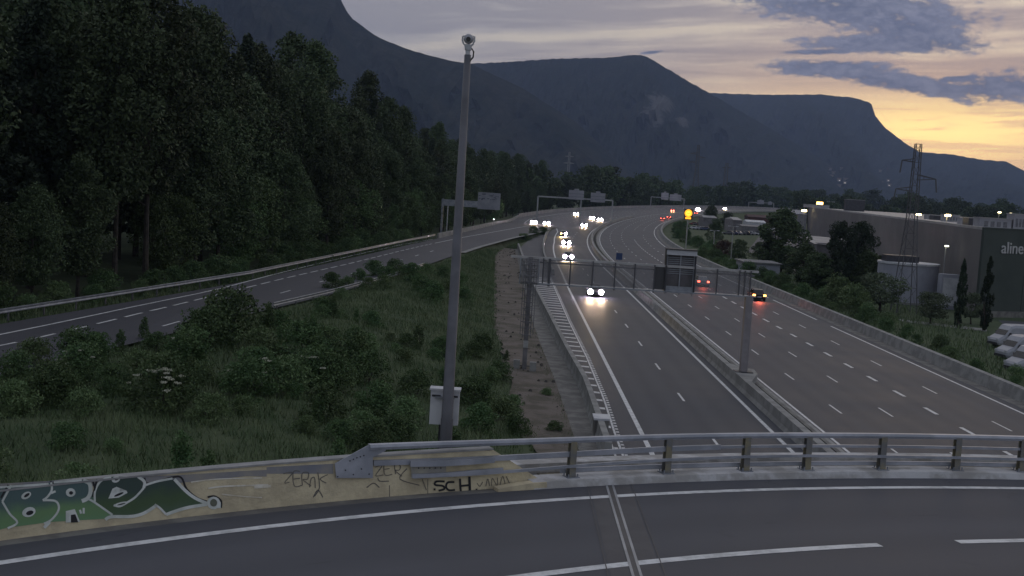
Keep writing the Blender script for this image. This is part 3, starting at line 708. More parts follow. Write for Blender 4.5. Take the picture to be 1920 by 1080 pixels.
# transition plate where the railing meets the parapet
tp = paint('transition_plate', [c3([(488, 188), (722, 60), (860, 58), (855, 95), (762, 142), (762, 292), (500, 292)])], RAILM, .045, par)
tp.modifiers.new('thickness', 'SOLIDIFY').thickness = .02
def pts_bolt(pts, m=DARKM, r=.016):
    for x, y in pts:
        p = wp(*c3([(x, y)])[0], .07); a = ang(p); n_ = Vector((math.sin(a), math.cos(a), 0))
        b = MB().tube([p, p + n_ * .03], r, 6); loc(b).build('bolt', m, par)
pts_bolt([(568, 237), (683, 228), (512, 283), (625, 268), (738, 265), (600, 170), (625, 158), (650, 147), (675, 140), (700, 132)])
tp2 = paint('joint_plate', [c3([(1030, 178), (1290, 178), (1290, 262), (1180, 285), (1045, 285)])], mat('pale_plate', (.38, .36, .30), (.28, .27, .25), .6, 2), .045, par)
tp2.modifiers.new('thickness', 'SOLIDIFY').thickness = .015
pts_bolt([(1095 + 40 * i, 222) for i in range(5)])
b = MB(); P_ = [onwall(*c3([q])[0], 44.0) for q in ((1045, 278), (1180, 275), (1350, 262), (1500, 248), (1700, 232))]
b.sweep(P_, [(-.03, -.04), (.03, -.04), (.03, .04), (-.03, .04)]); loc(b).build('handrail_end', RAILM, par)
P_ = [onwall(*c3([q])[0], 44.0) for q in ((1035, 190), (1290, 186), (1500, 172), (1640, 160))]
b = MB(); b.sweep(P_, [(-.03, -.06), (.03, -.06), (.03, .06), (-.03, .06)]); loc(b).build('handrail_end', RAILM, par)
b = MB()
P_ = [onwall(*c3([q])[0], 43.9) for q in ((1650, 378), (1760, 358), (1880, 338), (2000, 330))]
b.sweep(P_, [(-.12, -.10), (.12, -.10), (.12, .05), (-.12, .05)]); loc(b).build('kerb_block', BEIGE, par)

# ------------------------------------------------------------------ camera pole by the bridge
PY = 31.0
bx, _, _ = atY(831, 850, PY); tx, _, tz = atY(880.5, 103, PY); bz = ground(bx, PY)
bx = (bx + tx) / 2
pole = thing('camera_mast', 'tall grey tapered mast with a white dome camera on top, behind the parapet', 'mast', (bx, PY, bz - .2))
H = tz - bz + .2
MB().tube([(0, 0, 0), (0, 0, H * .33), (0, 0, H * .33 + .02), (0, 0, H)], [.185, .16, .150, .085], 12).build('shaft', mat('mast_steel', (.15, .152, .17), (.11, .112, .125), .55, .6, .1, metal=.35), pole, smooth=True)
MB().tube([(0, 0, 0), (0, 0, .06)], .3, 12).build('base_plate', GALVD, pole)
c = Vector((0, 0, H)); cm = MB().tube([c, c + Vector((0, 0, .10)), c + Vector((0, 0, .12)), c + Vector((0, 0, .26))], [.06, .06, .085, .10], 12).build('camera_bracket', WHITE, pole)
b = MB()
for sx in (-1, 1): b.tube([c + Vector((sx * x, 0, z)) for x, z in ((.05, .22), (.12, .27), (.155, .36), (.15, .46), (.11, .47))], .025, 6)
b.build('fork', WHITE, cm)
b = MB(); N_ = 12
b.tube([c + Vector((0, 0, .40 + .13 * math.sin(k * math.pi / N_ - math.pi / 2))) for k in range(N_ + 1)], [max(.004, .13 * math.cos(k * math.pi / N_ - math.pi / 2)) for k in range(N_ + 1)], 16, cap=False)
b.build('camera_ball', mat('camera_shell', (.40, .40, .44), (.34, .34, .38), .4, 2), pole, smooth=True)
MB().disc(c + Vector((0, -.12, .38)), .06, 12, 'y', .06).build('lens', GLASS, pole)
MB().tube([c + Vector((x, 0, z)) for x, z in ((.03, .10), (.10, .16), (.15, .08), (.14, -.05), (.08, -.13), (.05, -.25))], .022, 6).build('cable', RUBBER, pole)
x0, _, z1 = atY(806, 741, PY - .3); x1, _, z0 = atY(855, 806, PY - .3)
cab = thing('control_cabinet', 'pale grey equipment cabinet fixed behind the tall camera mast', 'cabinet', ((x0 + x1) / 2, PY + .42, z0))
hh = z1 - z0 + .05; ww = (x1 - x0) * 1.04
MB().box((0, 0, hh / 2), (ww, .35, hh)).build('box', WHITE, cab)
MB().box((0, -.01, hh + .02), (ww + .06, .42, .05)).build('lid', WHITE, cab)
MB().box((-ww * .30, -.19, hh * .84), (ww * .3, .02, .05)).build('vent', DARKM, cab); MB().box((ww * .36, -.19, hh * .84), (ww * .18, .02, .05)).build('vent', DARKM, cab)
MB().box((0, -.22, hh * .8), (.5, .07, .05)).build('strap', GALV, cab)
MB().box((0, 0, -1.0), (.25, .2, 2.0)).build('support', DARKM, cab)

# ------------------------------------------------------------------ gantry over the left carriageway
def gy_(px, py, Y=84.0): return Vector(atY(px, py, Y))
G = thing('sign_gantry', 'steel gantry with mesh walkway spanning the oncoming carriageway', 'gantry', (1.2, 84, 0))
GO = Vector((1.2, 84, 0))
xl, xr = .15, 17.1; zt = 7.95; zb = 6.15
MB().beam((xl - 1.2 - .35, 0, zt), (xr - 1.2 + .1, 0, zt - .05), .12, .16).build('top_beam', mat('beam_pale', (.48, .47, .47), (.40, .39, .39), .6, 1), G)
MB().beam((xl - 1.2 + .8, 0, zb), (xr - 1.2, 0, zb), .5, .10).build('walkway', GALV, G)
MB().beam((xl - 1.2 + .8, .9, zt - .35), (xr - 1.2, .9, zt - .4), .12, .12).build('rear_beam', GALVD, G)
def meshmat(name, col, alpha):
    return mat(name, col, rough=.7, alpha=alpha)
GUP = mat('gantry_upright', (.085, .085, .095), rough=.6)
MESHP = meshmat('walkway_mesh', (.26, .255, .27), .42); MESHD = meshmat('dark_mesh', (.07, .07, .075), .93)
pxs = [1018, 1030, 1069, 1111, 1153, 1190, 1227, 1249, 1303, 1345, 1387, 1397, 1408]
xs_ = [gy_(p, 510).x - 1.2 for p in pxs]
for i, x in enumerate(xs_): MB().beam((x, -.08, zb - (.15 if i in (1, 2, 4, 6) else 0)), (x, -.08, zt), .09 if i not in (1,) else .16).build('upright', GUP, G)
for i in range(len(xs_) - 1):
    if 7 <= i <= 7: continue
    a, c = xs_[i] + .05, xs_[i + 1] - .05
    MB().box(((a + c) / 2, 0, (zb + zt) / 2 + .02), (c - a, .02, zt - zb - .2)).build('mesh_panel', MESHD if i == 6 else MESHP, G)
# message sign seen from behind
sx0, sx1 = gy_(1249, 500).x - 1.2, gy_(1303, 500).x - 1.2; sz1, sz0 = 9.1, 6.1
sg = MB().box(((sx0 + sx1) / 2, .45, (sz0 + sz1) / 2 - .05), (sx1 - sx0, .5, sz1 - sz0 - .1)).build('sign_box', mat('box_back', (.10, .095, .10), (.13, .12, .13), .7, 1), G)
MB().box(((sx0 + sx1) / 2, -.05, sz1 - .18), (sx1 - sx0 + .1, .5, .34)).build('hood', WHITE, sg)
MB().box(((sx0 + sx1) / 2, .1, sz1 + .05), (sx1 - sx0 + .16, 1.0, .06)).build('roof_plate', DARKM, sg)
for i in range(9): MB().box(((sx0 + sx1) / 2, .17, sz1 - .55 - i * .14), (sx1 - sx0 - .1, .06, .045)).build('louvre', GALV, sg)
for x in (sx0 + .06, (sx0 + sx1) / 2, sx1 - .06): MB().beam((x, .10, sz0 - .15), (x, .10, sz1 - .1), .07).build('stiffener', GALV, sg)
MB().box(((sx0 + sx1) / 2, .16, sz0 + .22), (sx1 - sx0 - .05, .06, .42)).build('lower_plate', GALV, sg)
for x in (sx0 - .02, sx1 + .02): MB().box((x, .2, (sz0 + sz1) / 2), (.07, .8, sz1 - sz0)).build('side_frame', DARKM, sg)
# posts
MB().box((0, 0, 4.0), (.32, .4, 8.0)).build('post', mat('gantry_post', (.15, .145, .15), (.20, .19, .20), .6, 1.5), G)
MB().box((16.0 - .55, 0, 3.15), (.50, .55, 6.0)).build('post', mat('gantry_post_pale', (.24, .22, .23), (.28, .26, .27), .6, 1.5), G)
MB().box((16.0 - .55, 0, .82), (1.25, 1.0, .06)).build('base_plate', DARKM, G)
for x in (-.55, .6): MB().box((x, -.7 if x > 0 else 0, .30), (.45, .5, .75)).build('foundation_block', CONC, G)
MB().box((0, 0, .28), (.95, .18, .06)).build('base_plate', DARKM, G)
MB().box((.0, -.3, 1.85), (.34, .03, .50)).build('number_plate', mat('plate_grey', (.42, .42, .42), (.33, .33, .33), .6, 20), G)
lad = MB()
for x in (-.28, .28): lad.beam((x, -.42, 2.3), (x, -.42, 7.9), .05)
lad = lad.build('ladder', GALVD, G)
for i in range(19): MB().beam((-.28, -.42, 2.5 + i * .29), (.28, -.42, 2.5 + i * .29), .035).build('rung', GALVD, lad)
cg = MB().beam((0, -1.1, 2.6), (0, -1.1, 7.9), .04)
for x in (-.45, .45): cg.beam((x, -.85, 2.6), (x, -.85, 7.9), .04)
cg = cg.build('ladder_cage', GALVD, G)
for i in range(12):
    z = 2.6 + i * .46; MB().tube([(.45 * math.cos(math.pi * k / 6), -.55 - .55 * math.sin(math.pi * k / 6), z) for k in range(7)], .022, 4).build('hoop', GALVD, cg)
MB().box((-.05, -.6, 7.0), (1.3, .03, 1.8)).build('mesh_panel', MESHP, G)
for x in (-.7, .6): MB().beam((x, -.62, 6.1), (x, -.62, 7.95), .06).build('upright', GALV, G)
for i in range(5): MB().beam((-.7, -.63, 6.2 + i * .42), (.6, -.63, 6.2 + i * .42), .03).build('mesh_bar', GALVD, G)
ped = MB().prism([(16.05, 78.5), (17.6, 83.6), (17.75, 85.8), (16.8, 86.3), (16.2, 90)], -.05, .78).build('post_pedestal', CONC); tag(ped, 'pointed concrete pedestal in the median under the right gantry post', 'pedestal')

# ------------------------------------------------------------------ other signs
p = gnd(827, 435, 1.6); Yc = p[1]
t = thing('cantilever_sign', 'cantilever gantry with a rectangular sign board beside the forest, partly behind the mast', 'road sign', (p[0], Yc, 1.4))
def rel(px, py, Y, o): v = Vector(atY(px, py, Y)); return v - Vector(o)
o_ = t.location
a, b_ = rel(830, 376, Yc, o_), rel(937, 389, Yc, o_)
MB().box(((a.x + b_.x) / 2, 0, (a.z + b_.z) / 2), (b_.x - a.x, .5, 1.35)).build('arm', GALV, t)
MB().beam((0, 0, 0), (0, 0, a.z + .4), .45).build('post', GALV, t)
MB().beam((1.2, 0, 0), (1.2, 0, a.z), .18).build('brace', WHITE, t)
a, b_ = rel(897, 360, Yc, o_), rel(937, 394, Yc, o_)
brd = MB().box(((a.x + b_.x) / 2, -.35, (a.z + b_.z) / 2), (b_.x - a.x, .12, a.z - b_.z)).build('board', mat('sign_back', (.30, .31, .34), (.24, .25, .28), .5, .5), t)
SD = mat('board_dark', (.10, .11, .15), (.16, .17, .21), .6, 2)
rr = random.Random(5)
for i in range(14):
    x = lerp(a.x + .3, b_.x - .5, rr.random()); z = lerp(b_.z + 2.0, a.z - .3, rr.random()); MB().box((x, -.43, z), (rr.uniform(.2, .8), .03, rr.uniform(.12, .3))).build('dark_patch', SD, brd)
def portal(pl, pr, plb, prb, Y, sign_px, label, zb_, mid=None, th=.5):
    a, c = Vector(atY(*pl, Y)), Vector(atY(*pr, Y)); base = (a.x, Y, zb_)
    t = thing('sign_portal', label, 'sign gantry', base, group=None); o = Vector(base)
    MB().beam(a - o, c - o, th).build('cross_beam', GALVP, t)
    MB().beam((0, 0, 0), (0, 0, a.z - o.z), th).build('post', GALVP, t); MB().beam((c.x - o.x, 0, 0), (c.x - o.x, 0, c.z - o.z), th).build('post', GALVP, t)
    if mid: v = Vector(atY(*mid, Y)) - o; MB().beam((v.x, 0, 0), v, th * .8).build('post', GALVP, t)
    for (x0, y0, x1, y1) in sign_px:
        p, q = Vector(atY(x0, y0, Y)) - o, Vector(atY(x1, y1, Y)) - o
        bd = MB().box(((p.x + q.x) / 2, -.4, (p.z + q.z) / 2), (q.x - p.x, .2, p.z - q.z)).build('board', mat('sign_back_far', (.34, .34, .37), (.29, .29, .32), .5, .3), t)
        MB().box(((p.x + q.x) / 2, -.4, p.z + (p.z - q.z) * .09), ((q.x - p.x) * .3, .2, (p.z - q.z) * .16)).build('crest', mat('sign_back_far', (0, 0, 0)), bd)
        for k in (.3, .62): MB().box(((p.x + q.x) / 2, -.53, lerp(q.z, p.z, k)), (q.x - p.x, .05, .12)).build('rib', GALVD, bd)
GALVP = mat('portal_steel', (.42, .42, .42), (.36, .36, .36), .5, .5, metal=.2)
portal((1009, 368), (1149, 376), (1007, 405), (1146, 412), 455, [(1067, 356, 1094, 375), (1108, 361, 1134, 380)], 'steel portal with two sign boards over the oncoming motorway before the bend', .3, mid=(1090, 372))
portal((1221, 369), (1283, 373), 0, 0, 800, [(1240, 361, 1253, 375), (1256, 364, 1277, 377)], 'smaller portal with two boards over the far bend, straight above the orange lit sign', 2.6)
portal((1404, 379), (1451, 381), 0, 0, 1040, [(1420, 375, 1432, 383), (1440, 378, 1447, 384)], 'distant portal over the motorway bend, left of the large store roof', 3.8)
portal((1545, 378), (1620, 381), 0, 0, 1150, [(1578, 377, 1598, 381)], 'faint farthest portal rising just behind the left end of the store roof', 3.0)
# variable speed sign
b0 = gnd(1288, 474, -.3); Y = b0[1]; v = Vector(atY(1291.5, 402, Y)); base = Vector((v.x - .12, Y, -.4))
t = thing('speed_display', 'lit orange electronic warning sign on a tall post beyond the right wall', 'electronic sign', base)
z = v.z - base.z
MB().beam((0, .1, 0), (0, .1, z - 1), .24).build('post', GALVP, t)
bx_ = MB().box((0, 0, z), (1.95, .3, 2.45)).build('housing', DARKM, t)
b = MB()
for k in range(20):
    a0, a1 = 2 * math.pi * k / 20, 2 * math.pi * (k + 1) / 20
    b.add([(r_ * math.cos(a), -.17, z + .28 + r_ * math.sin(a)) for a in (a0, a1) for r_ in (.62, .86)], [(0, 1, 3, 2)])
b.build('lit_ring', VSL, bx_)
b = MB().disc((0, -.165, z + .28), .56, 18, 'y', .01).build('lit_disc', mat('lit_yellow', (1, .7, .1), emit=(1, .62, .04), es=1.9), bx_)
MB().box((0, -.18, z + .28), (.75, .012, .16)).build('dark_bar', DARKM, bx_)
MB().box((0, -.17, z - .86), (1.3, .02, .42)).build('lit_bar', VSL, bx_)
# small blue sign in the median
v = gnd(1160, 495, 0); t = thing('blue_sign', 'small dark blue square sign on the motorway median above the gantry beam', 'road sign', (v[0], v[1], 0))
MB().beam((0, 0, 0), (0, 0, 1.2), .08).build('post', GALV, t); MB().box((0, -.06, 1.35), (1.1, .05, 1.2)).build('board', mat('sign_blue', (.03, .06, .16), rough=.5), t)
for px, py, hgt, lab in ((1067, 320, 0, 0),): pass

# ------------------------------------------------------------------ vehicles
def loft(secs, n_cap=True):
    """secs: (y, [(x,z)...]) half profile from bottom centre up, mirrored"""
    b = MB(); ringn = None; vs = []
    for y, pr in secs:
        full = [(x, z) for x, z in pr] + [(-x, z) for x, z in pr[::-1]]; ringn = len(full); vs += [(x, y, z) for x, z in full]
    fs = [(i * ringn + k, i * ringn + (k + 1) % ringn, (i + 1) * ringn + (k + 1) % ringn, (i + 1) * ringn + k) for i in range(len(secs) - 1) for k in range(ringn)]
    fs += [tuple(range(ringn))[::-1], tuple((len(secs) - 1) * ringn + k for k in range(ringn))]
    return b.add(vs, fs)
def make_car(label, loc, rz, paint_, head=True, tail=None, on=(1, 1), big=.17, suv=0.0, group=None, headm=None, name='car', scale=1.0):
    t = thing(name, label, 'car', loc, rz, group)
    h0 = .22; hs = .92 + suv; hr = 1.46 + suv * 1.3
    P = lambda w, zb, zs: [(w * .85, zb), (w, zb + .15), (w, zs - .18), (w * .93, zs)]
    b = loft([(-2.12, P(.74, .38, .80 + suv)), (-2.0, P(.84, .26, .90 + suv)), (-1.2, P(.90, h0, hs)), (0, P(.90, h0, hs)), (.95, P(.90, h0, hs - .02)), (1.7, P(.87, h0, .82 + suv)), (2.02, P(.80, .26, .72 + suv)), (2.13, P(.66, .32, .60 + suv))])
    b.add(*[(v_, f_) for v_, f_ in [(loft([(-1.75, [(.70, hs - .03), (.68, hs)]), (-1.25, [(.74, hs - .03), (.58, hr - .05)]), (-.6, [(.76, hs - .03), (.60, hr)]), (.15, [(.76, hs - .03), (.59, hr - .03)]), (1.0, [(.72, hs - .04), (.68, hs - .01)])]).v, loft([(-1.75, [(.70, hs - .03), (.68, hs)]), (-1.25, [(.74, hs - .03), (.58, hr - .05)]), (-.6, [(.76, hs - .03), (.60, hr)]), (.15, [(.76, hs - .03), (.59, hr - .03)]), (1.0, [(.72, hs - .04), (.68, hs - .01)])]).f)]][0])
    b.build('body', paint_, t)
    zz = hr - .05
    MB().add([(-.62, .98, hs + .015), (.62, .98, hs + .015), (.53, .22, zz), (-.53, .22, zz)], [(0, 1, 2, 3)]).build('windscreen', GLASS, t)
    MB().add([(-.60, -1.72, hs + .02), (.60, -1.72, hs + .02), (.52, -1.27, zz - .02), (-.52, -1.27, zz - .02)], [(3, 2, 1, 0)]).build('rear_window', GLASS, t)
    for s_ in (-1, 1):
        MB().add([(s_ * .765, -1.2, hs + .03), (s_ * .775, .72, hs + .03), (s_ * .625, .12, zz - .02), (s_ * .625, -1.1, zz - .04)], [(0, 1, 2, 3)]).build('side_window', GLASS, t)
        MB().box((s_ * .98, .62, hs + .06), (.16, .10, .13)).build('mirror', paint_, t)
        for y in (-1.28, 1.32): MB().tube([(s_ * .68, y, .31), (s_ * .92, y, .31)], .31, 14).build('wheel', RUBBER, t)
    for i, s_ in enumerate((-1, 1)):
        m_ = (headm or HEAD) if on[i] == 1 else (AMBER if on[i] == 2 else WHITE)
        if not head: m_ = WHITE
        rr_ = big if on[i] == 1 else big * .62  # large values of big imitate lamp bloom by an oversized disc
        MB().tube([(s_ * .64, 2.02, .64 + suv), (s_ * .64, 2.10 + big * .25, .64 + suv)], [rr_, rr_ * .92], 12).build('headlight', m_, t)
        MB().box((s_ * .68, -2.08, .76 + suv), (.34 if tail else .26, .10, .22 if tail else .16)).build('tail_light', tail or mat('tail_off', (.25, .02, .02)), t)
    MB().box((0, 2.13, .42), (1.1, .05, .18)).build('grille', DARKM, t)
    MB().box((0, -2.13, .55), (.52, .03, .12)).build('number_plate', WHITE, t)
    if head:
        for s_ in (-1, 1):
            l = bpy.data.lights.new('headlight_beam', 'SPOT'); l.energy = 1000; l.spot_size = R(44); l.spot_blend = .9; l.shadow_soft_size = .12; l.color = (1, .68, .26)
            lo = bpy.data.objects.new('headlight_beam', l); COL.objects.link(lo); lo.parent = t; lo.location = (s_ * .64, 2.3, .66 + suv); lo.rotation_euler = (R(90 - 1.5), 0, 0)
    if tail:
        l = bpy.data.lights.new('tail_glow', 'SPOT'); l.energy = 260; l.spot_size = R(140); l.spot_blend = 1; l.shadow_soft_size = .3; l.color = (1, .14, .08)
        lo = bpy.data.objects.new('tail_glow', l); COL.objects.link(lo); lo.parent = t; lo.location = (0, -2.35, .76); lo.rotation_euler = (R(-75), 0, 0)
    t.scale = (scale,) * 3
    return t
CP = {k: mat('car_' + k, c, rough=.3, spec=.5) for k, c in dict(grey=(.10, .10, .11), dark=(.02, .02, .025), white=(.55, .55, .57), red=(.20, .03, .03), blue=(.04, .05, .12), silver=(.35, .35, .37)).items()}
def on_road(px, py, z=.62):
    X, Y = gnd(px, py, z)
    for _ in range(12):
        s = Y if Y < 200 else 200 + RAD * math.asin(min(.99, (Y - 200) / RAD)); X, Y = gnd(px, py, z + zroad(s))
    s = Y if Y < 200 else 200 + RAD * math.atan2(Y - 200, RAD - X)
    u = X if Y < 200 else RAD - math.hypot(RAD - X, Y - 200)
    return s, u
for px, py, pm, on, big, lab in ((1115, 545, 'dark', (1, 1), .32, 'dark car with bright headlights nearest the camera, just under the gantry'),
        (1065, 480.5, 'grey', (1, 1), .34, 'car with two bright headlights directly above the gantry beam, front of the queue'),
        (1062, 454, 'dark', (1, 1), .36, 'second car in the queue, headlights on, close behind the leading one'),
        (1057, 438, 'white', (1, 2), .31, 'white roofed car third in the queue, one headlight bright and one dim orange'),
        (1096, 422, 'blue', (1, 1), .32, 'single car in the right lane of the oncoming motorway, beside the small queue')):
    s, u = on_road(px, py); u = min(max(u, 8.5), 14) if px < 1090 else u
    make_car(lab, RP(s, u), math.pi + hd(s), CP[pm], on=on, big=big)
for px, py, lab in ((1001, 416, 'left one of two cars with headlights on where the exit ramp starts'), (1025, 418, 'right one of two cars with headlights on at the exit nose'),
                    (1081.5, 401, 'lone car with headlights heading for the exit, under the far portal'),
                    (1111, 408.5, 'left car of the merged headlight cluster before the bend'), (1126, 411.5, 'right car of the merged headlight cluster before the bend')):
    s, u = on_road(px, py); pz = RP(s, u)
    make_car(lab, pz, math.pi + hd(s) + (.10 if px < 1050 else 0), CP['grey'], on=(1, 1), big=.40, headm=HEADF)
for px, py, pm, m_, lab in ((1418, 551, 'dark', BRAKE, 'dark car with orange brake lights just right of the gantry'), (1315, 526, 'silver', TAIL, 'silver car with red tail lights seen through the gantry mesh'),
                    (1243, 409.5, 'grey', TAIL, 'left car of two driving away on the inside of the bend'), (1255, 407, 'grey', TAIL, 'right car of two driving away on the inside of the bend'),
                    (1306, 400, 'grey', TAIL, 'distant car with red lights just right of the orange sign')):
    s, u = on_road(px, py, .76); make_car(lab, RP(s, u), hd(s), CP[pm], head=False, tail=m_)
for px, py, lab in ((1322, 399.5, 'faint distant car with pinkish lights on the far bend'), (1357, 396.5, 'distant car with one glaring white light on the far bend'), (1431, 397, 'farthest car with white lights, under the distant portal')):
    s, u = on_road(px, py); u = min(max(u, -8), 14); make_car(lab, RP(s, u), math.pi + hd(s) + .25, CP['grey'], on=(1, 1), big=.45 if px != 1357 else .8, headm=HEADF if px != 1322 else TAIL)

# ------------------------------------------------------------------ store and yard on the right
gz = -.5
def gp(px, py, z=gz): x, y = gnd(px, py, z); return Vector((x, y, z))
WALLB = mat('store_cladding', (.135, .125, .13), (.16, .15, .152), .7, .15); WALLG = mat('store_green_cladding', (.040, .054, .048), (.052, .066, .058), .6, .2)
ROOF = mat('pale_roof_trim', (.38, .37, .37), (.30, .29, .30), .6, .3)
st = thing('store_building', 'long flat roofed grey retail building with a dark green front on the right', 'building', (60, 155, gz))
so_ = Vector((60, 155, gz)); A_, B_ = Vector((60, 155)), Vector((122, 505)); zt = 11.15
C_ = Vector((95, 171)); D_ = Vector((210, 480))
def wallquad(p, q, z0, z1, th, m, name):
    d = (q - p).normalized(); n_ = Vector((d.y, -d.x)) * th
    b = MB().prism([(p.x - so_.x, p.y - so_.y), (q.x - so_.x, q.y - so_.y), (q.x + n_.x - so_.x, q.y + n_.y - so_.y), (p.x + n_.x - so_.x, p.y + n_.y - so_.y)], z0 - gz, z1 - gz); return b.build(name, m, st)
# side wall in cladding panels
n_p = 26
for i in range(n_p):
    p, q = A_.lerp(B_, i / n_p), A_.lerp(B_, (i + .998) / n_p); wallquad(p, q, gz, zt - .35, .4 + .004 * (i % 2), WALLB, 'cladding_panel')
wallquad(A_, B_, zt - .35, zt, .5, ROOF, 'roof_edge')
for i in range(5):
    p, q = A_.lerp(C_, i / 5), A_.lerp(C_, (i + .99) / 5); wallquad(p, q, gz + .8, 10.9, .4, WALLG, 'green_panel')
wallquad(A_, C_, 10.9, 11.15, .45, mat('green_trim', (.05, .06, .055)), 'roof_edge')
wallquad(A_, C_, gz, gz + .8, .5, CONCD, 'plinth')
b = MB().prism([(0.5, .5), (C_.x - so_.x, C_.y - so_.y), (D_.x - so_.x, D_.y - so_.y), (B_.x - so_.x, B_.y - so_.y)], 10.6, 11.3); b.build('roof', ROOF, st)
# lettering
tcv = bpy.data.curves.new('lettering', 'FONT'); tcv.body = 'aline'; tcv.size = 2.15; tcv.extrude = .06; tcv.offset = .012
lt = bpy.data.objects.new('lettering', tcv); COL.objects.link(lt)
dgn = bpy.context.evaluated_depsgraph_get(); me = bpy.data.meshes.new_from_object(lt.evaluated_get(dgn)); bpy.data.objects.remove(lt)
me.materials.clear(); me.materials.append(mat('letter_pale', (.50, .50, .50)))
lt = bpy.data.objects.new('lettering', me); COL.objects.link(lt); lt.parent = st
d_ = (C_ - A_).normalized(); tgt = Vector(atY(1864, 473, 157.5)); k = (tgt.x - A_.x) / d_.x
pos = A_ + d_ * k - Vector((-d_.y, d_.x)) * .50
lt.location = (pos.x - so_.x, pos.y - so_.y, tgt.z - gz); lt.rotation_euler = (math.pi / 2, 0, math.atan2(d_.y, d_.x))
# roof plant: things on the roof line
rr = random.Random(8)
ROOFU = mat('roof_unit', (.36, .36, .38), (.28, .28, .31), .6, .5)
for (x0, y0, x1, y1, m_, nm, lab, off) in (
    (1510, 383, 1556, 389, ROOF, 'roof_canopy', 'flat pale canopy at the far left end of the store roof', .97),
    (1588, 374, 1622, 392, DARKM, 'roof_shed', 'dark open sided shed with pale rim on the left of the store roof', .74),
    (1742, 403, 1754, 415, ROOFU, 'roof_unit', 'pale box left of a dark duct opening on the store roof', .30),
    (1753, 404, 1772, 414, DARKM, 'roof_unit', 'dark louvred box beside the middle roof lamp', .28),
    (1775, 403, 1802, 413, ROOFU, 'roof_unit', 'pale double duct unit near the middle roof lamp', .22),
    (1808, 409, 1820, 423, ROOFU, 'roof_unit', 'pale box near the corner where the wall turns green', .12),
    (1820, 409, 1841, 423, DARKM, 'roof_unit', 'dark intake box near the corner where the wall turns green', .08),
    (1842, 409, 1900, 428, ROOFU, 'roof_unit', 'wide pale plant housing above the green front', None),
    (1906, 402, 1935, 430, ROOFU, 'roof_unit', 'tall pale vent housing at the right picture edge of the roof', None)):
    if off is None: Yd = 166
    else: P0 = A_.lerp(B_, off); Yd = P0.y + 6
    a, c = Vector(atY(x0, y0, Yd)), Vector(atY(x1, y1, Yd))
    zb_ = 10.75
    t = thing(nm, lab, 'roof unit', ((a.x + c.x) / 2, Yd + 1, zb_)); hw = abs(c.x - a.x); hz = max(.8, a.z - zb_)
    MB().box((0, 1, hz / 2), (hw, 2.5, hz)).build('casing', m_, t)
    MB().box((0, 1, hz + .05), (hw + .15, 2.7, .12)).build('cap', ROOF, t)
    if m_ is ROOFU and hw > 1:
        for i in range(4): MB().box((-hw * .3 + i * hw * .2, -.28, hz * .5), (hw * .12, .05, hz * .5)).build('grille', GALVD, t)
def lamp(px, py, Yd, lab, size=.35, mm=LAMPW, base=None, energy=0):
    v = Vector(atY(px, py, Yd)); zb_ = gz if base is None else base
    t = thing('lamp', lab, 'lamp', (v.x, v.y, zb_)); h = v.z - zb_
    MB().tube([(0, .3, 0), (0, .3, h + .1)], .07, 6).build('post', GALVP, t)
    MB().box((0, .05, h + .12), (size * 2.2, .7, .14)).build('hood', GALVP, t)
    MB().box((0, -.05, h - .02), (size * 2, .5, size * .8)).build('bulb', mm, t)
    return t
lamp(1722, 402, 232, 'left lit lamp on the store roof edge, behind the pylon', .42, base=10.8)
lamp(1777, 403.5, 196, 'right lit lamp on the store roof edge, over the pale ducts', .40, base=10.8)
lamp(1775, 461, 168, 'lit lamp on a white post above the pale round tank', .2, mm=mat('lamp_pale', (1, 1, .8), emit=(1, 1, .75), es=5))
lamp(1537, 381, 520, 'lit amber lamp bar above the far left end of the store', 1.3, mm=AMBER)
lamp(1508, 395, 480, 'lit yellow lamp left of the store roof end', .9)
lamp(1874, 398, 420, 'small lit lamp among trees behind the store front', .45); lamp(1895, 399.5, 420, 'dimmer of the small lamps behind the store front', .3, mm=mat('lamp_dim', (1, .8, .5), emit=(.8, .7, .4), es=1.4))
lamp(926, 411, 330, 'tiny white light at the forest edge below the cantilever sign', .18, mm=mat('lamp_white', (1, 1, 1), emit=(1, 1, 1), es=6))
for px, py, pb, lab in ((1340, 433, 480, 'left of two unlit double headed lamp posts beyond the right wall'), (1375, 425, 492, 'taller of two unlit lamp posts beyond the right wall')):
    b0 = gnd(px, pb - 5, gz); v = Vector(atY(px, py, b0[1])); t = thing('street_lamp', lab, 'street lamp', (v.x, v.y, gz)); h = v.z - gz
    MB().tube([(0, 0, 0), (0, 0, h)], .10, 8).build('post', GALVP, t)
    for s_ in (-1, 1): MB().tube([(0, 0, h), (s_ * .7, 0, h + .1)], .05, 6).build('arm', GALVP, t); MB().box((s_ * .85, 0, h + .1), (.6, .3, .12)).build('lamp_head', WHITE, t)
# round tank and annexes
TY = 168.0; a, c = Vector(atY(1665, 492, TY)), Vector(atY(1777, 500, TY)); cxk = (a.x + c.x) / 2; rad = (c.x - a.x) / 2; h = 5.0 - gz
t = thing('round_annex', 'pale grey round annex with a light rim in front of the store, behind the pylon', 'annex', (cxk, TY + 4, gz))
MB().tube([(0, 0, 0), (0, 0, h)], rad, 40).build('drum', mat('annex_render', (.36, .37, .43), (.31, .32, .38), .7, .3), t, smooth=False)
MB().tube([(0, 0, h + .002), (0, 0, h + .28)], rad * 1.03, 40).build('rim', WHITE, t)
MB().box((-rad * .3, 0, h + .75), (rad * 1.1, 2.5, .9)).build('roof_box', DARKM, t)
MB().tube([(0, 0, 0), (0, 0, .3)], rad * 1.05, 40).build('plinth', CONC, t)
a, c = Vector(atY(1768, 514, 164)), Vector(atY(1797, 570, 164))
t = thing('annex_door_block', 'narrow pale panelled block between the round annex and the left cypress', 'annex', ((a.x + c.x) / 2, 165, gz)); w = c.x - a.x
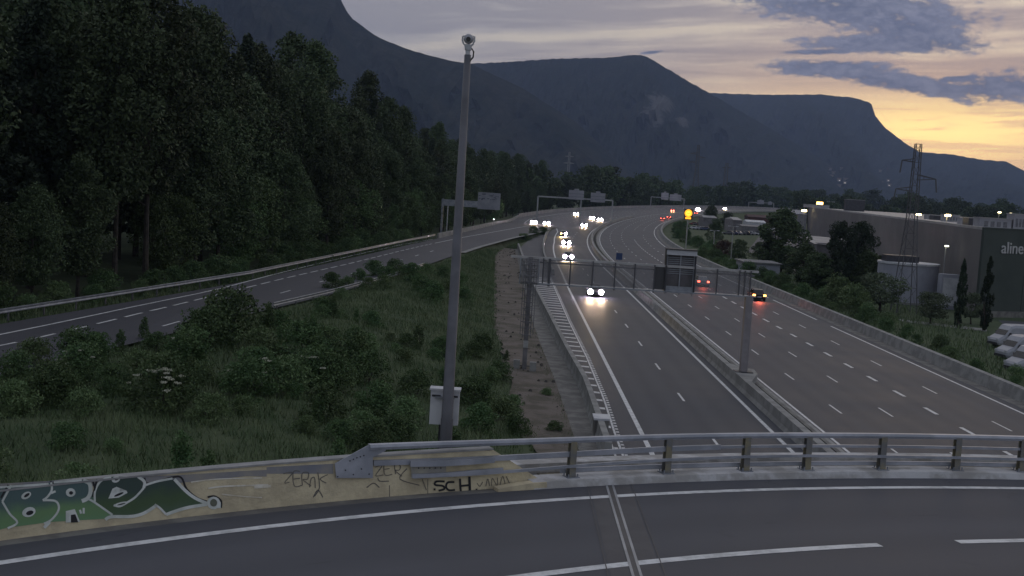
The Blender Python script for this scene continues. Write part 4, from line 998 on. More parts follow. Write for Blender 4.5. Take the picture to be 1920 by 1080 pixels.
MB().box((0, 0, (a.z - gz) / 2), (w, 1.5, a.z - gz)).build('block', mat('annex_render', ()), t); MB().box((0, -.78, (a.z - gz) * .5), (w * .8, .05, (a.z - gz) * .8)).build('panel', WHITE, t)
# yard paths and tarmac
b = MB(); P0, P1, P2, P3 = gp(1660, 596), gp(1850, 617), gp(1850, 622), gp(1660, 600)
b.add([v + Vector((0, 0, .03)) for v in (P0, P1, P2, P3)], [(0, 1, 2, 3)]); b.build('yard_path', CONC, kind='structure')
b = MB(); b.add([Vector((x, y, gz + .02)) for x, y in ((44, 98), (70, 98), (90, 150), (62, 152), (52, 118), (44.5, 112))], [(0, 1, 2, 3, 4, 5)]); b.build('yard_tarmac', ASPR, kind='structure')
b = MB(); b.add([Vector((x, y, gz + .02)) for x, y in ((58, 300), (95, 300), (170, 560), (125, 600))], [(0, 1, 2, 3)]); b.build('car_park', ASPR, kind='structure')
b = MB(); b.add([Vector((x, y, gz + .025)) for x, y in ((50, 205), (60, 208), (78, 300), (62, 300))], [(0, 1, 2, 3)]); b.build('access_road', CONCD, kind='structure')
# white vans
def make_van(label, loc_, rz):
    t = thing('delivery_van', label, 'van', loc_, rz, 'white vans parked in the yard')
    P = lambda w, zb, zs: [(w * .9, zb), (w, zb + .2), (w, zs - .25), (w * .86, zs)]
    loft([(-2.9, P(.93, .4, 2.3)), (-2.8, P(.98, .35, 2.38)), (.9, P(.98, .35, 2.40)), (1.3, P(.97, .35, 2.3)), (2.05, P(.95, .35, 1.35)), (2.65, P(.90, .38, 1.05)), (2.8, P(.82, .42, .85))]).build('body', mat('van_white', (.40, .41, .45), (.35, .36, .40), .4, .8), t)
    MB().add([(-.80, 1.36, 2.2), (.80, 1.36, 2.2), (.86, 2.04, 1.40), (-.86, 2.04, 1.40)], [(0, 1, 2, 3)]).build('windscreen', GLASS, t)
    for s_ in (-1, 1):
        MB().add([(s_ * .985, .45, 1.35), (s_ * .985, 1.75, 1.35), (s_ * .93, 1.30, 2.0), (s_ * .95, .45, 2.0)], [(0, 1, 2, 3)]).build('side_window', GLASS, t)
        for y in (-1.9, 1.75): MB().tube([(s_ * .76, y, .36), (s_ * 1.0, y, .36)], .36, 14).build('wheel', RUBBER, t)
        MB().box((s_ * .88, -2.88, 1.0), (.12, .1, .5)).build('tail_light', mat('tail_off', ()), t); MB().box((s_ * .68, 2.72, .92), (.34, .16, .2)).build('headlight', WHITE, t)
        MB().box((s_ * 1.12, 1.6, 1.5), (.2, .12, .32)).build('mirror', DARKM, t)
    MB().box((0, 2.8, .5), (1.6, .1, .25)).build('bumper', DARKM, t)
    MB().box((0, -2.93, 1.4), (.02, .02, 1.9)).build('door_gap', DARKM, t)
    return t
for i, (px, py, lab) in enumerate(((1888, 652, 'rearmost white van in the yard at the right picture edge'), (1905, 676, 'middle one of the white vans at the right picture edge'), (1925, 700, 'nearest white van at the right picture edge, partly hidden by grass'))):
    p = gp(px, py); make_van(lab, (p.x + 0.9, p.y, gz), R(104))
# parked cars far off
rr = random.Random(21); base_cars = []
cols = ['white', 'silver', 'dark', 'white', 'silver', 'grey', 'red', 'blue']
proto = None
for r_i, (x0, y0, x1, y1, nn) in enumerate(((1368, 432, 1452, 432, 13), (1366, 440, 1450, 441, 12), (1300, 430, 1322, 432, 4), (1300, 422, 1324, 424, 4))):
    for i in range(nn):
        px = lerp(x0, x1, i / max(1, nn - 1)); v = gp(px, lerp(y0, y1, i / max(1, nn - 1))); k = cols[rr.randrange(8)] if r_i else cols[rr.choice([0, 0, 1, 3])]
        side_ = 'left' if r_i > 1 else 'busy'
        if proto is None:
            proto = make_car('parked car in the busy car park beyond the motorway wall', v, 0, CP['white'], head=False, group='cars in the car park', name='parked_car'); c = proto
        else: c = copy_tree(proto)
        c.location = v; c.rotation_euler = (0, 0, rr.choice([R(80), R(-95), R(70)]))
        c['label'] = {0: 'car in the far row of the car park left of the large bushy tree', 1: 'car in the near row of the car park left of the large bushy tree', 2: 'car parked beside the orange sign post, near pair row', 3: 'car parked beside the orange sign post, far row'}[r_i]
        c['group'] = {0: 'far row of parked cars', 1: 'near row of parked cars', 2: 'parked cars by the orange sign, near', 3: 'parked cars by the orange sign, far'}[r_i]
        for ch in c.children:
            if ch.name.startswith(('body', 'mirror')):
                ch.material_slots[0].link = 'OBJECT'; ch.material_slots[0].material = CP[k]
# low sheds by the car park
for (x0, y0, x1, y1, Yd, dep, lab, m_) in ((1376, 408, 1391, 424, 470, 20, 'steep pale shed roof left of the car park canopy', ROOF), (1320, 404, 1344, 416, 520, 15, 'small pale roof behind the orange sign', ROOF),
        (1392, 421, 1436, 432, 455, 12, 'long low ribbed building behind the parked cars', mat('rib_wall', (.22, .21, .22), (.16, .155, .16), .7, 1.5)), (1400, 412, 1436, 416, 490, 8, 'thin white roofed hall behind the parked cars', WHITE),
        (1480, 393, 1512, 414, 500, 15, 'small pale building left of the store end', ROOFU), (1404, 402, 1470, 411, 540, 10, 'dark reddish long shed under the far motorway wall', mat('red_wall', (.08, .04, .04), rough=.8))):
    a, c = Vector(atY(x0, y0, Yd)), Vector(atY(x1, y1, Yd)); t = thing('shed', lab, 'shed', ((a.x + c.x) / 2, Yd + dep / 2, gz)); w = c.x - a.x; h = max(2.5, a.z - gz)
    MB().box((0, 0, h * .42), (w, dep, h * .84)).build('wall', mat('shed_wall', (.20, .19, .20), (.15, .14, .15), .8, .5) if m_ is ROOF else m_, t)
    MB().add([(-w * .52, -dep * .52, h * .84), (w * .52, -dep * .52, h * .84), (w * .52, dep * .52, h * .84), (-w * .52, dep * .52, h * .84), (-w * .5, 0, h), (w * .5, 0, h)], [(0, 1, 5, 4), (2, 3, 4, 5), (0, 4, 3), (1, 2, 5)]).build('roof', m_, t)
v0 = Vector(atY(1510, 455, 300)); t = thing('pale_roof', 'pale sloping roof between the two big dark trees in front of the store', 'shed', (v0.x + 6, 300, gz))
MB().box((0, 0, 1.9), (11, 20, 3.8)).build('wall', mat('shed_wall', ()), t); MB().add([(-6.5, -11, 3.6), (6, -11, 3.3), (6, 11, 4.6), (-6.5, 11, 5.0)], [(0, 1, 2, 3)]).build('roof', ROOF, t)
v0 = gp(1420, 522); t = thing('pale_annex', 'pale low flat roofed building just beyond the motorway wall, left of the bushy tree', 'shed', (v0.x + .5, v0.y + 3, gz))
MB().box((0, 0, 1.3), (6, 8, 2.6)).build('wall', mat('annex_render', ()), t); MB().box((0, 0, 2.7), (6.6, 8.6, .2)).build('roof', mat('flat_roof', (.20, .20, .21), (.15, .15, .16), .7, 1), t); MB().box((.3, -4.02, 1.3), (1.0, .05, .9)).build('window', GLASS, t)

# ------------------------------------------------------------------ pylons
def pylon(label, px_top, py_top, py_base, Yd, zb_, arms, wb, wt, m_, th=.10, w0=None):
    tx_, _, tz_ = atY(px_top, py_top, Yd); H = tz_ - zb_; t = thing('pylon', label, 'pylon', (tx_, Yd, zb_))
    wid = lambda z: lerp(wb, wt, min(1, z / (H * .55))) if z < H * .55 else lerp(wt, wt * .62, (z / H - .55) / .45)
    for sx in (-1, 1):
        for sy in (-1, 1):
            b = MB(); b.beam((sx * wb / 2, sy * wb / 2, 0), (sx * wt / 2, sy * wt / 2, H * .55), th); b.beam((sx * wt / 2, sy * wt / 2, H * .55), (sx * wt * .31, sy * wt * .31, H), th); b.build('leg', m_, t)
    zs = [0]; k = 0
    while zs[-1] < H: zs.append(min(H, zs[-1] + max(wid(zs[-1]) * 1.25, 1.5 if th < .3 else 4)))
    b = MB()
    for z0, z1 in zip(zs, zs[1:]):
        a, c = wid(z0) / 2, wid(z1) / 2
        for sx, sy, ux, uy in ((-1, -1, 1, -1), (1, -1, 1, 1), (1, 1, -1, 1), (-1, 1, -1, -1)):
            b.beam((sx * a, sy * a, z0), (ux * c, uy * c, z1), th * .4); b.beam((sx * c, sy * c, z1), (ux * c, uy * c, z1), th * .4)
    b.build('bracing', m_, t)
    for (side, f, ln, drop) in arms:
        z = H * f; b = MB(); w = wid(z) / 2
        for sy in (-1, 1): b.beam((side * w, sy * w, z + ln * .18), (side * (w + ln), 0, z), th * 1.1); b.beam((side * w, sy * w, z - ln * .10), (side * (w + ln), 0, z), th * 1.1)
        for k in (.3, .6): b.beam((side * (w + ln * k), 0, z + ln * .18 * (1 - k)), (side * (w + ln * k), 0, z - ln * .1 * (1 - k)), th * .5)
        b.build('crossarm', m_, t)
        if drop: MB().tube([(side * (w + ln), 0, z), (side * (w + ln * 1.1), 0, z - drop)], .09, 5).build('insulator', m_, t)
    return t
PYM = mat('pylon_steel', (.09, .09, .10), rough=.6)
pylon('lattice power pylon standing in front of the round annex on the right', 1722, 270, 580, 155, gz, [(-1, .90, 1.5, 1.6), (1, .80, 2.2, 1.7), (-1, .73, 1.9, 1.4)], 2.6, 1.1, PYM, .10)
PYF = mat('pylon_far_steel', (.10, .10, .11), rough=.6)
pylon('left of the two distant dark pylons in front of the mountain', 1310, 272, 345, 1150, 2, [(-1, .86, 6, 2), (1, .80, 6, 2), (-1, .72, 6, 2)], 8, 3, PYF, .7)
pylon('right of the two distant dark pylons in front of the mountain', 1363, 306, 345, 1250, 2, [(-1, .90, 3, 0), (1, .90, 3, 0)], 6, 3.5, PYF, .7)
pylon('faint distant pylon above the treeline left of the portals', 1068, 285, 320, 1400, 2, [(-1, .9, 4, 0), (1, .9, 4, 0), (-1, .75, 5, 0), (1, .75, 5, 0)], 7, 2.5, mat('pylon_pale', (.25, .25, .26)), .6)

# ------------------------------------------------------------------ foliage
def leaves_mesh(name, pts, size, m, seed, nrm_up=.3, asp=.6):
    rs = np.random.RandomState(seed); n = len(pts); a = rs.normal(size=(n, 3)); a /= np.linalg.norm(a, axis=1)[:, None]
    b = rs.normal(size=(n, 3)); b[:, 2] *= (1 - nrm_up); b = np.cross(a, b); b /= np.linalg.norm(b, axis=1)[:, None] + 1e-9
    s = size * rs.uniform(.6, 1.4, n)[:, None]; u = a * s / 2; v = b * s * asp / 2
    V = np.stack([pts - u, pts + v * .9, pts + u, pts - v * .9], 1).reshape(-1, 3)
    me = bpy.data.meshes.new(name); me.vertices.add(4 * n); me.vertices.foreach_set('co', V.ravel()); me.loops.add(4 * n); me.loops.foreach_set('vertex_index', np.arange(4 * n))
    me.polygons.add(n); me.polygons.foreach_set('loop_start', np.arange(0, 4 * n, 4)); me.polygons.foreach_set('loop_total', np.full(n, 4)); me.update(calc_edges=True); me.materials.append(m)
    return me
def clumpy(seed, n, shape, clumps, spread):
    """points gathered in clumps inside a unit-height crown"""
    rs = np.random.RandomState(seed); C = []
    while len(C) < clumps:
        z = rs.uniform(0, 1); r = shape(z); th = rs.uniform(0, 2 * math.pi); q = r * math.sqrt(rs.uniform(.15, 1)) if rs.rand() < .8 else r * rs.uniform(0, .6)
        C.append((q * math.cos(th), q * math.sin(th), z))
    C = np.array(C); idx = rs.randint(0, clumps, n); sz = spread * rs.uniform(.6, 1.35, clumps)[idx][:, None]
    d = rs.normal(size=(n, 3)); d /= np.linalg.norm(d, axis=1)[:, None]; d *= rs.uniform(.35, 1.0, n)[:, None] ** .5; d[:, 2] *= .7
    P = C[idx] + d * sz * np.array([1, 1, 1.0])
    return P
def crown(seed, kind, H, Wd, n, size, m):
    if kind == 'round': f = lambda z: .5 * math.sqrt(max(0, 1 - (2 * z - 1) ** 2)) * (1.05 - .2 * z) + .04
    elif kind == 'tall': f = lambda z: .5 * (min(1, z * 3.5) ** .6) * (max(0, 1 - z ** 3) ** .6)
    elif kind == 'cone': f = lambda z: .5 * (1 - z) ** .85 * (.82 + .18 * math.cos(z * 40)) + .01
    elif kind == 'column': f = lambda z: .5 * (min(1, z * 5) ** .5) * (1 - z ** 2.4) ** .8
    elif kind == 'bush': f = lambda z: .5 * math.sqrt(max(0, 1 - z ** 2))
    nc = {'round': 60, 'tall': 90, 'cone': 150, 'column': 120, 'bush': 34}[kind]
    sp = {'round': .16, 'tall': .13, 'cone': .05, 'column': .07, 'bush': .22}[kind]
    P = clumpy(seed, n, f, nc, sp); P[:, :2] *= Wd; P[:, 2] *= H
    if kind in ('cone', 'tall', 'round'): pass
    P[:, 2] = np.maximum(P[:, 2], .02)
    return leaves_mesh('crown', P, size, m, seed)
def trunk_mesh(seed, H, r, limbs, bend=.3, m=BARK):
    rs = random.Random(seed); b = MB(); pts = [(bend * math.sin(z * 2.1 + seed) * z, bend * math.cos(z * 1.7 + seed) * z, z * H) for z in (0, .15, .35, .55, .75, 1)]
    b.tube(pts, [r * 1.3, r, r * .85, r * .65, r * .45, r * .15], 7)
    for i in range(limbs):
        k = rs.uniform(.3, .85); z = k * H; a = rs.uniform(0, 6.28); l = H * rs.uniform(.12, .25)
        b.tube([(0, 0, z), (math.cos(a) * l * .5, math.sin(a) * l * .5, z + l * .3), (math.cos(a) * l, math.sin(a) * l, z + l * .75)], [r * .4, r * .25, r * .08], 5)
    me = bpy.data.meshes.new('trunk'); me.from_pydata(b.v, [], b.f); me.materials.append(m); return me
PROT = {}
def proto_tree(key, kind, H, Wd, z0, n, size, m, tr, tH=None, limbs=6, seeds=3):
    L_ = []
    for sd in range(seeds):
        cm_ = crown(sd * 13 + abs(hash(kind)) % 7 + len(PROT) * 31, kind, H, Wd, n, size, m); L_.append((cm_, z0, trunk_mesh(sd + 5, tH or (z0 + H * .8), tr, limbs)))
    PROT[key] = L_
import zlib
proto_tree('deciduous', 'tall', 17.0, 11.0, 4.0, 15000, .44, LEAF_D, .28, seeds=4)
proto_tree('tallforest', 'tall', 19.0, 10.0, 9.0, 15000, .44, LEAF_D, .26, seeds=3)
proto_tree('light', 'round', 12.0, 10.0, 1.5, 12000, .36, LEAF_L, .2, seeds=3)
proto_tree('conifer', 'cone', 22.0, 10.5, 3.0, 14000, .46, LEAF_C, .28, limbs=0, seeds=3)
proto_tree('fartree', 'round', 15.5, 15.0, .2, 3400, 1.1, LEAF_D, .4, seeds=4)
proto_tree('cypress', 'column', 8.0, 1.5, .2, 7000, .20, LEAF_C, .15, tH=4, limbs=0, seeds=2)
proto_tree('olive', 'round', 3.0, 4.6, 1.0, 5500, .20, LEAF_O, .12, tH=2.4, seeds=3)
proto_tree('park', 'tall', 9.0, 6.0, .8, 12000, .32, LEAF_D, .2, seeds=2)
proto_tree('darkpark', 'tall', 10.5, 7.4, .4, 17000, .30, LEAF_C, .2, seeds=2)
proto_tree('roundbush', 'bush', 4.0, 4.6, 0, 6000, .22, LEAF_D, .1, tH=2, seeds=2)
proto_tree('redbush', 'bush', 3.4, 4.6, 0, 5000, .22, LEAF_R, .1, tH=2, seeds=1)
proto_tree('shrub', 'bush', 1.9, 2.5, 0, 4200, .13, LEAF_S, .05, tH=1.2, limbs=4, seeds=4)
proto_tree('lightshrub', 'bush', 1.7, 2.3, 0, 4000, .12, LEAF_T, .05, tH=1.0, limbs=4, seeds=3)
proto_tree('sapling', 'tall', 2.6, 1.2, .1, 2600, .12, LEAF_S, .03, tH=2.4, limbs=5, seeds=2)
cnt = {}
def plant(key, x, y, z, sc, name, label, cat, group=None, sz=None, rz=None):
    i = cnt.get(key, 0); cnt[key] = i + 1; cm_, z0, tm = PROT[key][i % len(PROT[key])]
    t = thing(name, label, cat, (x, y, z - .05), (i * 2.4) % 6.28 if rz is None else rz, group)
    c = bpy.data.objects.new('crown' if cat == 'tree' else 'foliage', cm_); COL.objects.link(c); c.parent = t; c.location = (0, 0, z0)
    k = bpy.data.objects.new('trunk' if cat == 'tree' else 'stem', tm); COL.objects.link(k); k.parent = t
    t.scale = (sc, sc, sz or sc)
    return t
rr = random.Random(33)
# forest left of the ramp
for row, (off, st_p) in enumerate(((3.8, 5.8), (9.5, 7.0), (16, 8.5), (25, 10), (36, 12), (50, 14))):
    y = 50.0 + row * 3
    while y < 620:
        yy_ = y + rr.uniform(-1.6, 1.6)
        xl_ = interp(yy_, RL[0] + [500, 620], RL[1] + [6, 24]) if yy_ < 372 else interp(yy_, [365, 430, 500, 620], [-6.3, -2, 4, 22])
        x = xl_ - off - rr.uniform(0, 2.5); z = ground(x, yy_)
        h = rr.uniform(.82, 1.18) if row else rr.uniform(.7, 1.0)
        if row == 0 and yy_ > 110:
            key = rr.choice(['light', 'light', 'deciduous']) if rr.random() < .6 else 'deciduous'; h = rr.uniform(.55, .9)
        elif row == 0: key = 'tallforest' if rr.random() < .5 else 'deciduous'; h = rr.uniform(.9, 1.05) if key == 'tallforest' else rr.uniform(.35, .6)
        else: key = rr.choices(['deciduous', 'tallforest', 'conifer'], [5, 5, 2])[0]
        if row >= 2: h *= 1.08
        h *= .96 - .10 * sm(yy_, 110, 200)
        if yy_ > 330: h *= .93
        qx = proj(x, yy_, 12)
        nm = {'light': 'broadleaf_tree', 'deciduous': 'broadleaf_tree', 'tallforest': 'tall_tree', 'conifer': 'conifer_tree'}[key]
        where = ('front' if row == 0 else 'middle' if row < 3 else 'back') + ' of the forest, ' + ('by the left picture edge' if qx < 180 else 'left quarter of the photo' if qx < 420 else 'above the middle of the guardrail' if qx < 640 else 'just left of the tall mast' if qx < 850 else 'right of the mast, behind the cantilever sign' if qx < 970 else 'towards the distant portal')
        lab = {'light': 'pale rounded tree, ', 'deciduous': 'dark broadleaf tree, ', 'tallforest': 'tall bare trunked tree, ', 'conifer': 'dark conifer, '}[key] + where
        plant(key, x, yy_, z, h, nm, lab, 'tree', lab.replace('tree,', 'trees,').replace('conifer,', 'conifers,'))
        y += st_p * rr.uniform(.8, 1.2) * (1 if yy_ < 250 else 1.6)
# undergrowth along the guardrail
wq = lambda q: 'by the left picture edge' if q < 150 else 'left of its middle' if q < 330 else 'at its middle' if q < 520 else 'right of its middle' if q < 680 else 'near its far end'
for k in range(44):
    y = 66 + k * 3.6 + rr.uniform(-1, 1); x = interp(y, *RL) - rr.uniform(1.6, 3.4)
    plant('shrub' if rr.random() < .7 else 'lightshrub', x, y, ground(x, y), rr.uniform(.7, 1.5), 'bush', 'undergrowth bush behind the ramp guardrail, ' + wq(proj(x, y, 2)), 'bush', 'undergrowth ' + wq(proj(x, y, 2)))
# treeline beyond the bend
for k in range(80):
    s = 560 + k * 15 + rr.uniform(-8, 8); p = RP(s, rr.uniform(-75, -30)); p.z = -.4
    sc = rr.uniform(1.0, 1.6); plant('fartree', p.x, p.y, p.z + 1.5, sc if rr.random() < .9 else sc * 1.2, 'far_tree', 'tree in the dark far treeline, ' + where_line(proj(p.x, p.y, 10)), 'tree', 'far treeline trees, ' + where_line(proj(p.x, p.y, 10)))
for k in range(34):
    Yd = rr.uniform(620, 900); px = 1500 + k * 14 + rr.uniform(-6, 6); x = atY(px, 400, Yd)[0]
    plant('fartree', x, Yd, gz, rr.uniform(.85, 1.35) * Yd / 800, 'far_tree', 'rounded tree in the dusky row, ' + where_line(px), 'tree', 'dusky tree row, ' + where_line(px))
# trees by the yard
def at_px(key, px, pb, Hw, name, label, cat, group=None, base_h=None, wide=1.0, z=gz):
    x, y = gnd(px, pb, z); sc = Hw / base_h; t = plant(key, x, y, z, sc, name, label, cat, group); t.scale = (sc * wide, sc * wide, sc); return t
at_px('darkpark', 1570, 548, 10.6, 'dark_tree', 'left half of the tall dark twin topped tree in front of the store', 'tree', base_h=10.9, wide=.80)
at_px('darkpark', 1606, 548, 10.8, 'dark_tree', 'right half of the tall dark twin topped tree in front of the store', 'tree', base_h=10.9, wide=.85)
at_px('park', 1462, 512, 11.4, 'bushy_tree', 'big bushy dark green tree left of the twin topped tree', 'tree', base_h=9.8, wide=1.45)
at_px('park', 1532, 545, 5.6, 'bushy_tree', 'rounded tree filling the gap before the twin topped tree', 'tree', base_h=9.8, wide=1.7)
at_px('park', 1622, 552, 6.4, 'bushy_tree', 'bushy tree pressed against the right side of the twin topped tree', 'tree', base_h=9.8, wide=1.3)
at_px('park', 1505, 535, 6.5, 'bushy_tree', 'lower bushy tree at the right foot of the big bushy tree', 'tree', base_h=9.8, wide=1.5)
at_px('park', 1440, 508, 6.2, 'bushy_tree', 'lower bushy tree on the left side of the big bushy tree', 'tree', base_h=9.8, wide=1.2)
at_px('park', 1645, 545, 5.4, 'bushy_tree', 'small dark tree at the right foot of the twin topped tree', 'tree', base_h=9.8, wide=1.3)
at_px('cypress', 1797, 616, 8.0, 'cypress', 'left of the two slim dark cypresses in front of the store', 'tree', base_h=8.2)
at_px('cypress', 1845, 620, 8.4, 'cypress', 'right of the two slim dark cypresses by the green store front', 'tree', base_h=8.2, wide=1.05)
at_px('olive', 1745, 608, 3.7, 'olive_tree', 'grey green spreading olive tree left of the cypresses', 'tree', base_h=4.0, wide=1.1)
at_px('olive', 1820, 608, 3.7, 'olive_tree', 'grey green olive tree between the two cypresses', 'tree', base_h=4.0, wide=.85)
at_px('olive', 1648, 588, 5.0, 'olive_tree', 'larger grey green tree left of the pylon legs', 'tree', base_h=4.0, wide=1.1)
at_px('lightshrub', 1568, 580, 4.2, 'light_bush', 'light green bush in front of the twin topped tree', 'bush', base_h=1.7, wide=.85)
at_px('lightshrub', 1600, 590, 3.6, 'light_bush', 'second light green bush right of the first, above the wall', 'bush', base_h=1.7, wide=.9)
at_px('roundbush', 1385, 487, 4.2, 'round_bush', 'round clipped dark green bush left of the pale access road', 'bush', base_h=4.0, wide=.9)
at_px('redbush', 1357, 482, 3.6, 'reddish_bush', 'reddish brown bush beside the round clipped bush', 'bush', base_h=3.4)
at_px('roundbush', 1425, 485, 3.6, 'round_bush', 'dark bush right of the pale access road', 'bush', base_h=4.0)
at_px('roundbush', 1362, 428, 6.5, 'round_bush', 'rounded dark tree left of the car park', 'bush', base_h=4.0, wide=.9)
at_px('roundbush', 1340, 450, 6.0, 'round_bush', 'dark green rounded tree right of the orange sign post', 'bush', base_h=4.0, wide=.8)
at_px('park', 1332, 425, 9.0, 'bushy_tree', 'dark tree just right of the orange lit sign', 'tree', base_h=9.8, wide=1.2)
# strip of bushes behind the right wall
for k in range(58):
    s = 62 + k * 3.6; x = 38.3 + curve(s) + rr.uniform(0, 3.8); sc = rr.uniform(.45, .95) * (1.35 if s > 130 else .8)
    q = proj(x, s, .5); w_ = 'below the white vans' if q > 1800 else 'below the cypresses' if q > 1720 else 'below the pylon' if q > 1640 else 'below the twin topped tree' if q > 1530 else 'below the big bushy tree' if q > 1430 else 'left of the pale flat roofed building'
    ky = 'shrub' if rr.random() < .6 else 'lightshrub'; ad = 'dark scrubby bush' if ky == 'shrub' else 'paler scrubby bush'
    plant(ky, x, s, ground(x, s), sc, 'bush', ad + ' behind the right motorway wall, ' + w_, 'bush', ad + ', ' + w_)
for k in range(26):
    s = 270 + k * 9; x = RP(s, 40).x + rr.uniform(0, 6)
    plant('shrub', x, RP(s, 40).y, -.4, rr.uniform(.8, 1.6), 'bush', 'small bush behind the wall on the inside of the bend', 'bush', 'bushes inside the bend')
# shrubs on the mound
for (px, py, sc, key) in ((430, 640, 1.9, 'shrub'), (395, 655, 1.5, 'shrub'), (385, 625, 1.1, 'lightshrub'), (150, 690, 1.5, 'shrub'), (180, 672, 1.1, 'shrub'), (65, 690, 1.3, 'lightshrub'), (30, 720, 1.2, 'shrub'),
        (270, 640, .8, 'sapling'), (225, 665, .8, 'sapling'), (500, 650, 1.1, 'sapling'), (490, 675, 1.3, 'lightshrub'), (560, 680, 1.4, 'shrub'), (610, 665, 1.2, 'lightshrub'), (655, 690, 1.3, 'shrub'), (690, 720, 1.1, 'shrub'),
        (620, 730, 1.2, 'shrub'), (540, 735, 1.2, 'lightshrub'), (470, 745, 1.1, 'shrub'), (320, 745, 1.2, 'shrub'), (260, 700, 1.1, 'lightshrub'), (210, 735, 1.0, 'shrub'), (90, 760, 1.1, 'shrub'), (20, 780, 1.0, 'lightshrub'),
        (160, 780, .8, 'lightshrub'), (390, 790, .9, 'lightshrub'), (600, 790, 1.0, 'shrub'), (700, 780, 1.0, 'shrub'), (760, 800, 1.0, 'lightshrub'), (780, 745, .9, 'shrub'), (890, 760, 1.0, 'shrub'), (940, 790, .9, 'lightshrub'), (900, 810, .9, 'shrub'),
        (970, 815, .7, 'shrub'), (740, 830, .8, 'shrub'), (960, 770, .7, 'lightshrub'), (1040, 812, .45, 'shrub'), (1025, 745, .45, 'lightshrub'), (620, 543, 1.0, 'shrub'), (650, 540, .8, 'lightshrub'), (672, 528, .8, 'shrub'), (690, 545, .9, 'lightshrub'), (728, 526, .9, 'shrub'), (755, 520, .9, 'lightshrub'), (790, 548, 1.0, 'shrub'), (838, 548, .9, 'lightshrub'), (830, 522, .9, 'shrub'), (872, 562, .8, 'shrub'), (640, 560, .7, 'lightshrub'), (700, 520, 1.1, 'shrub'), (740, 512, 1.0, 'shrub'), (770, 530, 1.2, 'shrub'), (810, 565, 1.1, 'shrub'), (800, 515, .9, 'lightshrub'),
        (860, 540, 1.0, 'shrub'), (720, 540, .9, 'lightshrub'), (1000, 443, 1.2, 'shrub'), (1018, 438, 1.3, 'shrub'), (985, 452, 1.0, 'shrub'), (340, 700, 1.0, 'sapling'), (585, 640, .7, 'sapling'), (120, 730, .8, 'sapling')):
    X, Y = gnd(px, py, 2.5)
    for _ in range(25):
        X2, Y2 = gnd(px, py, ground(X, Y)); X, Y = (X + X2) / 2, (Y + Y2) / 2
    nm = {'shrub': 'dark_shrub', 'lightshrub': 'light_shrub', 'sapling': 'young_tree'}[key]
    sp_ = ('upper part, ' if py < 680 else 'middle part, ' if py < 750 else 'lower part, ') + ('by the left edge' if px < 110 else 'left of the blossoming elder' if px < 270 else 'right of the blossoming elder' if px < 450 else 'straight above the thin wall tags' if px < 600 else 'halfway to the mast' if px < 720 else 'close to the mast') if py >= 600 and px < 820 else ''
    area = 'far slope of the mound by the ramp' if py < 600 else 'mound' if px < 820 else 'ground between the mast and the earth strip'
    adj = {'shrub': 'dark green leafy shrub', 'lightshrub': 'paler green shrub', 'sapling': 'slender young tree'}[key]
    plant(key, X, Y, ground(X, Y) - .1, sc * (.72 if (px < 330 and py < 740) else .9), nm, adj + ' on the ' + area + (', ' + sp_ if sp_ else ''), 'shrub', adj + 's on the ' + area + ' ' + sp_)
for k in range(95):
    y = 27 + 62 * rr.random(); x = rr.uniform(max(-27, interp(y, *RR) + 2), .3)
    if math.hypot(x - CX, y - CY) < 47: continue
    key = rr.choice(['shrub', 'lightshrub', 'lightshrub', 'sapling']); nm = {'shrub': 'dark_shrub', 'lightshrub': 'light_shrub', 'sapling': 'young_tree'}[key]
    adj = {'shrub': 'small dark shrub', 'lightshrub': 'small pale green shrub', 'sapling': 'thin young sapling'}[key]; qx = proj(x, y, 5)
    where = 'low in the tall grass by the left picture edge' if qx < 260 else 'low in the tall grass behind the graffiti' if qx < 560 else 'just behind the steel railing left of the mast' if qx < 830 else 'right of the mast'
    plant(key, x, y, ground(x, y) - .1, rr.uniform(.35, .8), nm, adj + ' ' + where, 'shrub', adj + 's ' + where)
# elder bushes with white blossom
for (px, py, sc, n_fl, lab) in ((150, 715, .95, 7, 'elder bush with a few white blossoms at the left, against the ramp'), (300, 770, 1.2, 15, 'elder bush with many white blossom heads in the middle of the mound'), (350, 690, 1.1, 4, 'small elder with two white blossom heads behind the others'), (475, 735, 1.1, 5, 'elder with sparse pale blossoms right of the big dark shrub'), (590, 730, 1.1, 4, 'low elder with faint blossoms towards the mast')):
    X, Y = gnd(px, py, 3)
    for _ in range(25):
        X2, Y2 = gnd(px, py, ground(X, Y)); X, Y = (X + X2) / 2, (Y + Y2) / 2
    t = plant('shrub', X, Y, ground(X, Y), sc, 'elder_bush', lab, 'shrub')
    cr = t.children[0]
    for k in range(n_fl):
        a = rr.uniform(-2.9, -.3) - t.rotation_euler.z; q = rr.uniform(.5, 1.15); z = 1.95 - q * q * .75
        P = np.array([(math.cos(a) * q + rr.gauss(0, .06), math.sin(a) * q + rr.gauss(0, .06), z + rr.gauss(0, .012)) for _ in range(60)])
        fm = leaves_mesh('blossom_head', P, .06, FLOWER, k, .9, 1.0); fo = bpy.data.objects.new('blossom_head', fm); COL.objects.link(fo); fo.parent = t; fo['kind'] = 'stuff'
